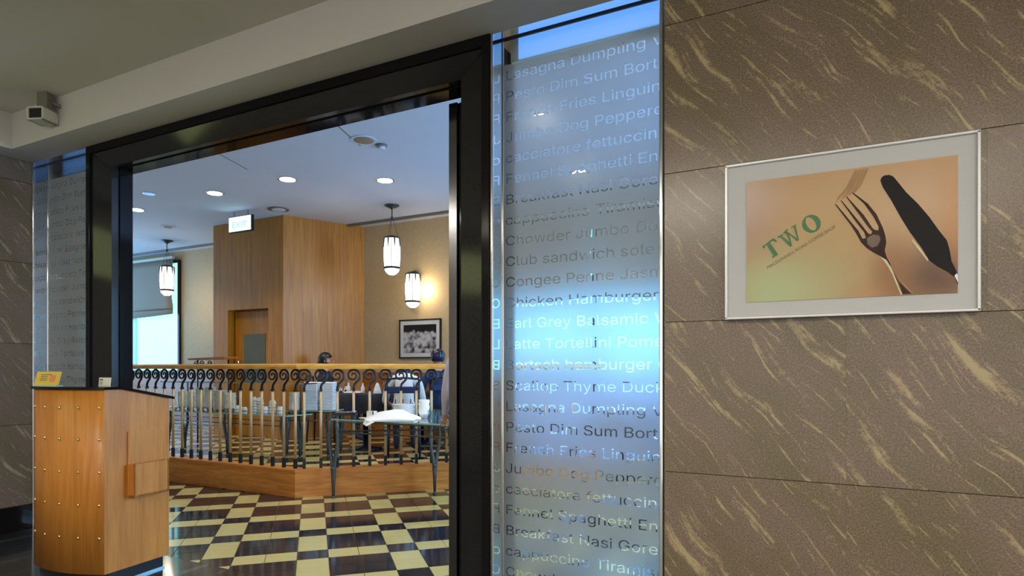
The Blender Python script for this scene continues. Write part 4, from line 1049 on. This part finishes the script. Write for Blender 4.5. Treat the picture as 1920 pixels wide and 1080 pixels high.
stk('cup', cm_, 497, 772, 2, .034, 'white cup in the low pile between the cup stacks', 'cup', back=.15)
stk('cup', cm_, 511, 772, 4, .036, 'white cup in the right-hand cup stack', 'cup', back=.2)
stk('cup', cm_, 526, 772, 2, .036, 'white cup in the small pile at the end of the station', 'cup', back=.2)
stk('bowl', b1, 327, 768, 1, .02, 'single white bowl at the left end of the glass station', 'bowl', back=.1)
stk('plate', pm2, 553, 770, 22, .0095, 'white plate left of the napkin stacks', 'plate', zt=cz, back=.35)
# napkins
def napkin_mesh(): return MB().box((-.082, -.075, 0), (.082, .075, .0145), 0, .006).mesh('folded_napkin', M['napkin'])
nm = napkin_mesh()
for (px_, lb) in ((586, 'folded napkin in the left napkin stack'), (616, 'folded napkin in the right napkin stack')):
    p = at(px_, 760, 7.85)
    for k in range(23):
        o = bpy.data.objects.new('folded_napkin', nm); COL.objects.link(o); o.location = (p.x+random.uniform(-.002, .002), p.y+random.uniform(-.002, .002), cz+k*.0150); o.rotation_euler = (0, 0, R(24)+random.uniform(-.02, .02))
        tag(o, lb+order(k, 23), 'napkin', 'folded napkins in the '+lb.split(' in ')[1].replace('the ', ''))

# things on the front buffet table
def tp3(x, y): v = on_z(x, y, TZ); return v
p = tp3(648, 784.2)
t = thing('cutlery_tray', 'shallow dark tray with cutlery at the left end of the buffet table', 'tray', (p.x, p.y-.005, TZ), R(20))
part('tray', MB().box((-.115, -.042, .030), (.115, .042, .036)).box((-.115, -.042, .036), (-.109, .042, .055)).box((.109, -.042, .036), (.115, .042, .055)).box((-.115, -.042, .036), (.115, -.036, .055)).box((-.115, .036, .036), (.115, .042, .055)), M['blackplastic'], t)
for s_ in (-1, 1): part('foot', MB().box((s_*.09-.012, -.03, 0), (s_*.09+.012, .03, .030)), M['blackplastic'], t)
for k in range(6): part('fork', MB().tube([(-.10, -.028+k*.011, .042+.012*(k % 3)), (.03, -.028+k*.011, .060+.004*(k % 2)), (.105, -.026+k*.010, .070)], [.004, .003, .007], 5), M['chrome'], t)
dish = lambda w, d, h: MB().box((-w, -d, 0), (w, d, .008), 0, .003).box((-w, -d, .006), (-w+.008, d, h)).box((w-.008, -d, .006), (w, d, h)).box((-w, -d, .006), (w, -d+.008, h)).box((-w, d-.008, .006), (w, d, h))
p = tp3(697, 784.6); solo('square_dish', dish(.045, .035, .075).xf(Matrix.Translation((p.x, p.y, TZ))), M['china'], 'white square dish between tray and folded cloth', 'dish', origin=(p.x, p.y, TZ))
p = tp3(682, 785.8); solo('saucer', MB().lathe([(.03, 0), (.05, .012), (.048, .015), (.02, .005)], c=(p.x, p.y, TZ), seg=16), M['china'], 'small white saucer beside the square dish', 'plate', origin=(p.x, p.y, TZ))
p = on_z(757, 784.4, TZ)
pmx = plate_mesh(.115, .016)
stack('platter', pmx, p.x, p.y, TZ, 11, .0125, 'large white platter stacked behind the folded cloth', 'plate', 'platters behind the folded cloth')
p = on_z(795, 784, TZ)
stack('bowl', bowl_mesh(.058, .06), p.x, p.y, TZ, 8, .018, 'white bowl in the stack right of the folded cloth', 'bowl', 'bowls right of the folded cloth')
gm = MB().lathe([(.03, 0), (.033, .004), (.036, .09), (.034, .09), (.031, .008)], seg=14).mesh('tumbler', M['tumbler'])
for k, (x, y) in enumerate(((812, 790), (822, 788), (817, 784), (832, 793), (829, 785), (808, 786))):
    p = on_z(x, y, TZ); o = bpy.data.objects.new('tumbler', gm); COL.objects.link(o); o.location = (p.x, p.y, TZ)
    tag(o, 'clear tumbler on the buffet table, '+['leftmost of the front row', 'second of the front row', 'middle one at the back', 'rightmost at the front', 'rightmost at the back', 'leftmost at the back'][k], 'glass', 'tumblers on the buffet table')
# folded white cloth slipping over the front edge
def cloth():
    nx, nd = 22, 8; mb = MB(); keys = [(0, .004), (.10, .028), (.22, .058), (.38, .082), (.52, .094), (.68, .090), (.84, .050), (1, .006)]
    def H(t):
        for (a, b), (c, d) in zip(keys[:-1], keys[1:]):
            if t <= c: return b+(d-b)*(t-a)/(c-a)
        return keys[-1][1]
    for i in range(nx+1):
        t = i/nx; x = 683+107*t
        yb = 784.2; yf = 790.8 if .03 < t < .9 else 787.5
        for k in range(nd+1):
            d = k/nd; p = on_z(x, yf+(yb-yf)*d, TZ)
            g = min(1, .16+1.35*d) if d < .8 else 1-.35*(d-.8)/.2
            mb.v.append((p.x, p.y, TZ+.004+H(t)*g+.0035*sin(t*17+d*5)*g))
    n1 = (nx+1)*(nd+1)
    mb.v += [(v[0], v[1], TZ+.0015) for v in mb.v]
    for i in range(nx):
        for k in range(nd):
            a = i*(nd+1)+k; b = a+nd+1
            mb.f += [[a, b, b+1, a+1], [n1+a, n1+a+1, n1+b+1, n1+b]]; mb.m += [0, 0]; mb.sm += [True, False]
    for i in range(nx):
        a = i*(nd+1); b = a+nd+1; mb.f += [[a, n1+a, n1+b, b], [a+nd, b+nd, n1+b+nd, n1+a+nd]]; mb.m += [0, 0]; mb.sm += [False, False]
    for k in range(nd):
        a = k; b = nx*(nd+1)+k; mb.f += [[a, a+1, n1+a+1, n1+a], [b, n1+b, n1+b+1, b+1]]; mb.m += [0, 0]; mb.sm += [False, False]
    a, b = on_z(684, 787, TZ+.005), on_z(702, 791.5, TZ+.005)   # corner hanging over the glass edge
    mb.slab([a, b, b+Vector((-.01, -.022, -.008)), b+Vector((-.07, -.028, -.040)), a+Vector((.0, -.03, -.038))], (0, .002, .003))
    return mb
o = cloth(); og = on_z(735, 780, TZ)
solo('folded_cloth', o, M['cloth'], 'large folded white cloth lying on the front edge of the buffet table', 'cloth', origin=(og.x, og.y, TZ))

# ------------------------------------------------------------------ distant iron rack with scrolls
pr = at(385, 672, 9.3)
t = thing('iron_rack', 'low dark rack with scrolled iron ends seen over the left handrail', 'rack', (pr.x, pr.y, HF))
xr = [at(352, 672, 9.4), at(420, 668, 9.1)]
zr = xr[0].z
part('top_board', MB().slab([(xr[0].x, xr[0].y, zr), (xr[1].x, xr[1].y, zr+.02), (xr[1].x, xr[1].y+.25, zr+.02), (xr[0].x, xr[0].y+.25, zr)], (0, 0, -.025)), M['wood_wains'], t, world=True)
for s_ in (0, 1):
    p = xr[s_]
    part('leg', MB().tube([(p.x+(.06 if s_ == 0 else -.06), p.y+.12, HF), (p.x+(.06 if s_ == 0 else -.06), p.y+.12, zr-.02)], .012, 6), M['iron'], t, world=True)
for (x, y) in ((367, 682), (378, 681), (393, 681)):
    c = at(x, y, 9.25); pts = [(c.x+.05*(1-i/22)*cos(R(i*28)), c.y, c.z-.01+.05*(1-i/22)*sin(R(i*28))) for i in range(18)]
    part('scroll', MB().tube(pts, .008, 6), M['iron'], t, world=True)

# ------------------------------------------------------------------ dining furniture
def chair(loc, rz, label, proto=[None]):
    if proto[0] is None:
        t = thing('dining_chair', label, 'chair', loc, rz, 'dark chairs at the dining tables')
        part('seat', MB().box((-.21, -.21, .43), (.21, .21, .48), 0, .02), M['blackfab'], t)
        for sx in (-1, 1):
            for sy in (-1, 1): part('leg', MB().tube([(sx*.2, sy*.2+.0, 0), (sx*.185, sy*.185, .44)], [.012, .017], 7), M['iron'], t)
        part('backrest', MB().box((-.19, -.228, .78), (.19, -.200, .86), 0, .012), M['navy'], t); part('top_rail', MB().tube([(-.19, -.215, .95), (0, -.235, .965), (.19, -.215, .95)], .013, 7), M['iron'], t)
        for sx in (-1, 1): part('back_post', MB().tube([(sx*.185, -.19, .44), (sx*.19, -.215, .95)], .013, 7), M['iron'], t)
        for k in range(3): part('slat', MB().tube([(-.09+.09*k, -.20, .47), (-.09+.09*k, -.21, .71)], .007, 6), M['iron'], t)
        proto[0] = t; return t
    return dup(proto[0], loc, rz, label)
def dtable(loc, label, group='dark round dining tables'):
    t = thing('dining_table', label, 'table', loc, 0, group)
    part('tabletop', MB().lathe([(.40, .71), (.42, .72), (.42, .745), (.41, .75)], seg=28), M['blackfab'], t)
    mb = MB(); seg = 40; vs = []
    for iz, (r_, z) in enumerate(((.415, .752), (.435, .74), (.45, .62), (.465, .50))):
        for k in range(seg):
            a = 2*pi*k/seg; rr = r_+(.018*iz)*sin(a*7); vs.append((rr*cos(a), rr*sin(a), z))
    mb.add(vs, [[i*seg+k, (i+1)*seg+k, (i+1)*seg+(k+1) % seg, i*seg+(k+1) % seg] for i in range(3) for k in range(seg)], 0, True)
    mb.f.append([k for k in range(seg)]); mb.m.append(0); mb.sm.append(False)
    part('tablecloth', mb, M['blackfab'], t)
    part('column', MB().lathe([(.22, 0), (.22, .02), (.04, .05), (.035, .71)], seg=16), M['iron'], t)
    return t
d1 = at(686, 740, 8.5); T1 = Vector((d1.x, d1.y, HF))
d2 = at(790, 745, 9.12); T2 = Vector((d2.x, d2.y, HF))
dtable(T1, 'dark round dining table with glasses behind the buffet table')
dtable(T2, 'dark round dining table near the person with glossy black hair')
TT = HF+.755
def ontable(me, kind, T, dx, dy, label, cat, group, rz=0):
    o = bpy.data.objects.new(kind, me); COL.objects.link(o); o.location = (T.x+dx, T.y+dy, TT); o.rotation_euler = (0, 0, rz); return tag(o, label, cat, group)
wg = MB().lathe([(.032, 0), (.03, .004), (.005, .012), (.005, .08), (.03, .105), (.036, .14), (.031, .18), (.029, .18), (.033, .14), (.004, .09)], seg=14).mesh('wine_glass', M['tumbler'])
bt = MB().lathe([(.022, 0), (.024, .008), (.024, .07), (.011, .10), (.009, .12), (.011, .13)], seg=14).mesh('water_bottle', M['china'])
nk = MB().lathe([(.055, 0), (.05, .03), (.02, .12), (.004, .14)], seg=8, smooth=False).mesh('standing_napkin', M['napkin'])
sh = MB().lathe([(.018, 0), (.02, .05), (.012, .06), (.014, .075)], seg=12).mesh('shaker', M['chrome'])
ontable(wg, 'wine_glass', T1, -.26, -.10, 'wine glass on the left side of the table behind the tray', 'glass', 'wine glasses')
ontable(wg, 'wine_glass', T1, .25, .02, 'wine glass on the right side of the table behind the cloth', 'glass', 'wine glasses')
ontable(bt, 'water_bottle', T1, -.16, -.16, 'small pale bottle beside the left wine glass', 'bottle', 'small bottles')
ontable(bt, 'water_bottle', T1, .12, -.2, 'small pale bottle at the middle of the dining table', 'bottle', 'small bottles')
ontable(nk, 'standing_napkin', T1, .31, -.14, 'pointed white napkin standing at the right edge of the table', 'napkin', 'standing napkins')
ontable(sh, 'shaker', T1, -.33, -.02, 'silver shaker at the left edge of the dining table', 'shaker', 'shakers')
ontable(sh, 'shaker', T1, -.21, -.25, 'silver shaker in front of the pale bottle', 'shaker', 'shakers')
ontable(MB().box((-.11, -.05, 0), (.11, .05, .02), 0, .006).mesh('flat_napkin', M['napkin']), 'flat_napkin', T1, .02, -.27, 'flat folded napkin at the front of the dining table', 'napkin', 'flat napkins', R(20))
ontable(plate_mesh(.11), 'plate', T2, .05, -.15, 'white plate on the dining table at the right', 'plate', 'dinner plates')
ontable(wg, 'wine_glass', T2, -.2, .1, 'wine glass between the two seated guests', 'glass', 'wine glasses')

# ------------------------------------------------------------------ people
def figure(name, label, loc, rz, pts, edges, mats, hair, head_r=.093, look=0.0, hair_len=.0):
    """pts: name -> (x, y, z, radius); edges: (a, b, material index). Facing +y locally."""
    root = thing(name, label, 'person', loc, rz)
    names = list(pts); idx = {n: i for i, n in enumerate(names)}
    me = bpy.data.meshes.new('body'); me.from_pydata([pts[n][:3] for n in names], [(idx[a], idx[b]) for a, b, _ in edges], [])
    o = bpy.data.objects.new('body', me); COL.objects.link(o)
    sk = o.modifiers.new('skin', 'SKIN'); sk.use_smooth_shade = True
    if not me.skin_vertices: 
        bpy.ops.object.select_all(action='DESELECT'); bpy.context.view_layer.objects.active = o
    for n in names:
        sv = me.skin_vertices[0].data[idx[n]]; r_ = pts[n][3]; sv.radius = (r_, r_) if not isinstance(r_, tuple) else r_
        sv.use_root = (n == 'pelvis')
    o.modifiers.new('sub', 'SUBSURF').levels = 1
    dg = bpy.context.evaluated_depsgraph_get(); dg.update()
    m2 = bpy.data.meshes.new_from_object(o.evaluated_get(dg)); bpy.data.objects.remove(o)
    m2.materials.clear()
    for m in mats: m2.materials.append(m)
    segs = [(Vector(pts[a][:3]), Vector(pts[b][:3]), mi) for a, b, mi in edges]
    for f in m2.polygons:
        c = f.center; best = 9; bi = 0
        for a, b, mi in segs:
            d = b-a; tt = max(0, min(1, (c-a).dot(d)/max(d.dot(d), 1e-9))); dd = (c-(a+d*tt)).length
            if dd < best: best = dd; bi = mi
        f.material_index = bi; f.use_smooth = True
    b = bpy.data.objects.new('body', m2); COL.objects.link(b); b.parent = root
    hc = Vector(pts['head'][:3]); Rz = Matrix.Translation(hc) @ Matrix.Rotation(look, 4, 'Z')
    mb = MB()
    mb.sphere((0, -.014, .022), (head_r*.98, head_r*1.06, head_r*1.08), seg=16, rings=12)
    # open the face: drop hair in front of and below the hairline
    keep = [(f, m, s) for f, m, s in zip(mb.f, mb.m, mb.sm) if not (sum(mb.v[i][1] for i in f)/len(f) > .035 and sum(mb.v[i][2] for i in f)/len(f) < .055)
            and sum(mb.v[i][2] for i in f)/len(f) > -.05-hair_len]
    mb.f, mb.m, mb.sm = [k[0] for k in keep], [k[1] for k in keep], [k[2] for k in keep]
    if hair_len: mb.sphere((0, -.075, -.07), (.075, .045, .12), seg=12, rings=8)
    hr = part('hair', mb.xf(Rz), hair, root); so_ = hr.modifiers.new('thick', 'SOLIDIFY'); so_.thickness = .008; so_.offset = 1
    for s_ in (-1, 1):
        part('eye', MB().sphere((s_*.032, .086, .005), (.011, .006, .007), seg=8, rings=6).xf(Rz), M['blackplastic'], root)
        part('ear', MB().sphere((s_*.086, -.004, -.002), (.010, .018, .028), seg=8, rings=6).xf(Rz), M['skin'], root)
    part('nose', MB().sphere((0, .097, -.018), (.012, .016, .022), seg=8, rings=6).xf(Rz), M['skin'], root)
    part('mouth', MB().sphere((0, .084, -.048), (.022, .007, .006), seg=8, rings=6).xf(Rz), M['orangeink'], root)
    return root
def hand(P, E, side, wrist, dirv, mi, tag_):
    """palm with four fingers and a thumb from the wrist along dirv"""
    w_ = Vector(wrist); d = Vector(dirv).normalized(); s_ = d.cross(Vector((0, 0, 1))); s_ = s_.normalized() if s_.length > .1 else Vector((1, 0, 0))
    pm_ = w_+d*.06; P[tag_+'palm'] = (*pm_, .024); E.append((tag_+'wrist', tag_+'palm', mi))
    kn = w_+d*.09; P[tag_+'knuckle'] = (*kn, .020); E.append((tag_+'palm', tag_+'knuckle', mi))
    for k, (o_, ln) in enumerate(((-.030, .055), (-.010, .070), (.010, .065), (.030, .048))):
        a = kn+s_*o_+d*.012; b = a+d*ln*.6; c = b+d*ln*.35+Vector((0, 0, -.012))
        for nm_, v_, r_ in (('a', a, .009), ('b', b, .008), ('c', c, .0065)): P[f'{tag_}f{k}{nm_}'] = (*v_, r_)
        E += [(tag_+'knuckle', f'{tag_}f{k}a', mi), (f'{tag_}f{k}a', f'{tag_}f{k}b', mi), (f'{tag_}f{k}b', f'{tag_}f{k}c', mi)]
    a = w_+d*.035+s_*side*.035; b = a+d*.035+s_*side*.018
    P[tag_+'t1'] = (*a, .010); P[tag_+'t2'] = (*b, .008); E += [(tag_+'palm', tag_+'t1', mi), (tag_+'t1', tag_+'t2', mi)]
def seated(label, loc, rz, mats, hair, seat=.50, look=0, lean=.0, hair_len=0, sleeve=2, drop=0, hands=((-.15, .42, .28), (.15, .42, .28))):
    """mats: 0 shirt, 1 trousers, 2 skin"""
    P = {'pelvis': (0, 0, seat+.09, .13), 'waist': (0, .02+lean*.3, seat+.24, .12), 'chest': (0, .02+lean*.7, seat+.42, .145), 'neck0': (0, .01+lean, seat+.55, .07),
         'neck': (0, .015+lean+drop*.35, seat+.62-drop*.25, .048), 'chin': (0, .03+lean+drop*.7, seat+.67-drop*.7, .062), 'head': (0, .03+lean+drop, seat+.745-drop, .088), 'crown': (0, .02+lean+drop*1.15, seat+.81-drop*1.15, .06)}
    E = [('pelvis', 'waist', 0), ('waist', 'chest', 0), ('chest', 'neck0', 0), ('neck0', 'neck', 2), ('neck', 'chin', 2), ('chin', 'head', 2), ('head', 'crown', 2)]
    for s_, nm_, h in ((-1, 'l', hands[0]), (1, 'r', hands[1])):
        P[nm_+'sh'] = (s_*.175, .0+lean, seat+.50, .062); el = Vector((s_*.24, .05+lean, seat+.24)); wr_ = Vector((h[0], h[1]+lean, seat+h[2]))
        P[nm_+'el'] = (*el, .042); P[nm_+'wrist'] = (*wr_, .026)
        E += [('neck0', nm_+'sh', 0), (nm_+'sh', nm_+'el', 0), (nm_+'el', nm_+'wrist', sleeve)]
        hand(P, E, -s_, wr_, (wr_-el).normalized()*1+Vector((0, 0, -.15)), 2, nm_)
        P[nm_+'hip'] = (s_*.095, .05, seat+.075, .092); P[nm_+'knee'] = (s_*.11, .46, seat+.06, .062); P[nm_+'ank'] = (s_*.11, .47, .09, .042); P[nm_+'toe'] = (s_*.12, .62, .035, .034)
        E += [('pelvis', nm_+'hip', 1), (nm_+'hip', nm_+'knee', 1), (nm_+'knee', nm_+'ank', 1), (nm_+'ank', nm_+'toe', 1)]
    return figure('person', label, loc, rz, P, E, mats, hair, look=look, hair_len=hair_len)
# woman whose head shows above the handrail in front of the wooden pillar
pa = at(608, 690, 9.45)
seated('person with dark hair seated in front of the slanted wood wall', (pa.x, pa.y, HF), R(-60), [M['blackfab'], M['denim'], M['skin']], M['hair'], seat=.45, hair_len=.06)
chair((pa.x, pa.y, HF), R(-60), 'dark chair under the person in front of the slanted wood wall')
# person in white seen from behind
pb = at(757, 720, 7.8)
seated('person in a white top seated with the back to the railing', (pb.x, pb.y, HF), R(35), [M['whitefab'], M['denim'], M['skin']], M['hairblue'], seat=.42, hair_len=.03, drop=.2, lean=.10, hands=((-.20, .35, .2), (.2, .3, .25)))
chair((pb.x, pb.y, HF), R(35), 'dark chair under the person in the white top')
# person in navy with glossy black hair
pcx = at(822, 700, 8.65)
seated('person in dark navy with glossy black hair at the right end of the rail', (pcx.x, pcx.y, HF), R(60), [M['navy'], M['denim'], M['skin']], M['hairblue'], seat=.48, hair_len=.0, hands=((-.12, .40, .2), (.2, .36, .22)))
chair((pcx.x, pcx.y, HF), R(60), 'dark chair under the person in navy')
# standing waiter reaching to the buffet table, mostly hidden by the right jamb
def standing(label, loc, rz, mats, hair):
    P = {'pelvis': (0, 0, .95, .125), 'waist': (0, 0, 1.08, .115), 'chest': (0, .01, 1.27, .14), 'neck0': (0, 0, 1.40, .07), 'neck': (0, .01, 1.465, .047), 'chin': (0, .03, 1.51, .06), 'head': (0, .03, 1.58, .086), 'crown': (0, .02, 1.645, .058)}
    E = [('pelvis', 'waist', 0), ('waist', 'chest', 0), ('chest', 'neck0', 0), ('neck0', 'neck', 2), ('neck', 'chin', 2), ('chin', 'head', 2), ('head', 'crown', 2)]
    for s_, nm_ in ((-1, 'l'), (1, 'r')):
        P[nm_+'sh'] = (s_*.175, 0, 1.35, .06); el = Vector((s_*.22, .04, 1.07)); wr_ = Vector((s_*.21, .22, .90)) if s_ < 0 else Vector((s_*.2, .08, .85))
        P[nm_+'el'] = (*el, .046); P[nm_+'wrist'] = (*wr_, .028)
        E += [('neck0', nm_+'sh', 0), (nm_+'sh', nm_+'el', 0), (nm_+'el', nm_+'wrist', 0)]
        hand(P, E, -s_, wr_, wr_-el, 2, nm_)
        P[nm_+'hip'] = (s_*.09, 0, .88, .09); P[nm_+'knee'] = (s_*.10, .02, .50, .06); P[nm_+'ank'] = (s_*.10, 0, .09, .042); P[nm_+'toe'] = (s_*.11, .15, .035, .034)
        E += [('pelvis', nm_+'hip', 1), (nm_+'hip', nm_+'knee', 1), (nm_+'knee', nm_+'ank', 1), (nm_+'ank', nm_+'toe', 1)]
    return figure('person', label, loc, rz, P, E, mats, hair)
standing('person in a pale lavender sleeve standing behind the right jamb', (3.10, 1.70, 0), R(40), [M['lavfab'], M['denim'], M['skin']], M['hair'])

# tables by the bright window, seen through the frosted panel
for k, (x, y, ln) in enumerate(((2.15, 4.55, 'dark round table behind the frosted panel, nearer the doorway'), (3.45, 4.55, 'dark round table behind the frosted panel, nearer the stone wall'))):
    t0_ = dtable((x, y, 0), ln)
    for q_, (dx, dy, lb) in enumerate(((-.25, .1, 'left'), (.0, -.2, 'front'), (.24, .12, 'right'), (.05, .25, 'back'))):
        o = bpy.data.objects.new('wine_glass', wg); COL.objects.link(o); o.location = (x+dx, y+dy, .755); tag(o, f'wine glass at the {lb} of the dark table '+('nearer the doorway', 'nearer the stone wall')[k], 'glass', 'wine glasses behind the frosted panel')
    o = bpy.data.objects.new('standing_napkin', nk); COL.objects.link(o); o.location = (x-.12, y-.05, .755); tag(o, 'pointed napkin on the table behind the frosted panel, '+('nearer the doorway', 'nearer the stone wall')[k], 'napkin', 'standing napkins')
    if k: chair((x+.60, y-.62, 0), R(40), 'empty dark chair right of the table '+('nearer the doorway', 'nearer the stone wall')[k])
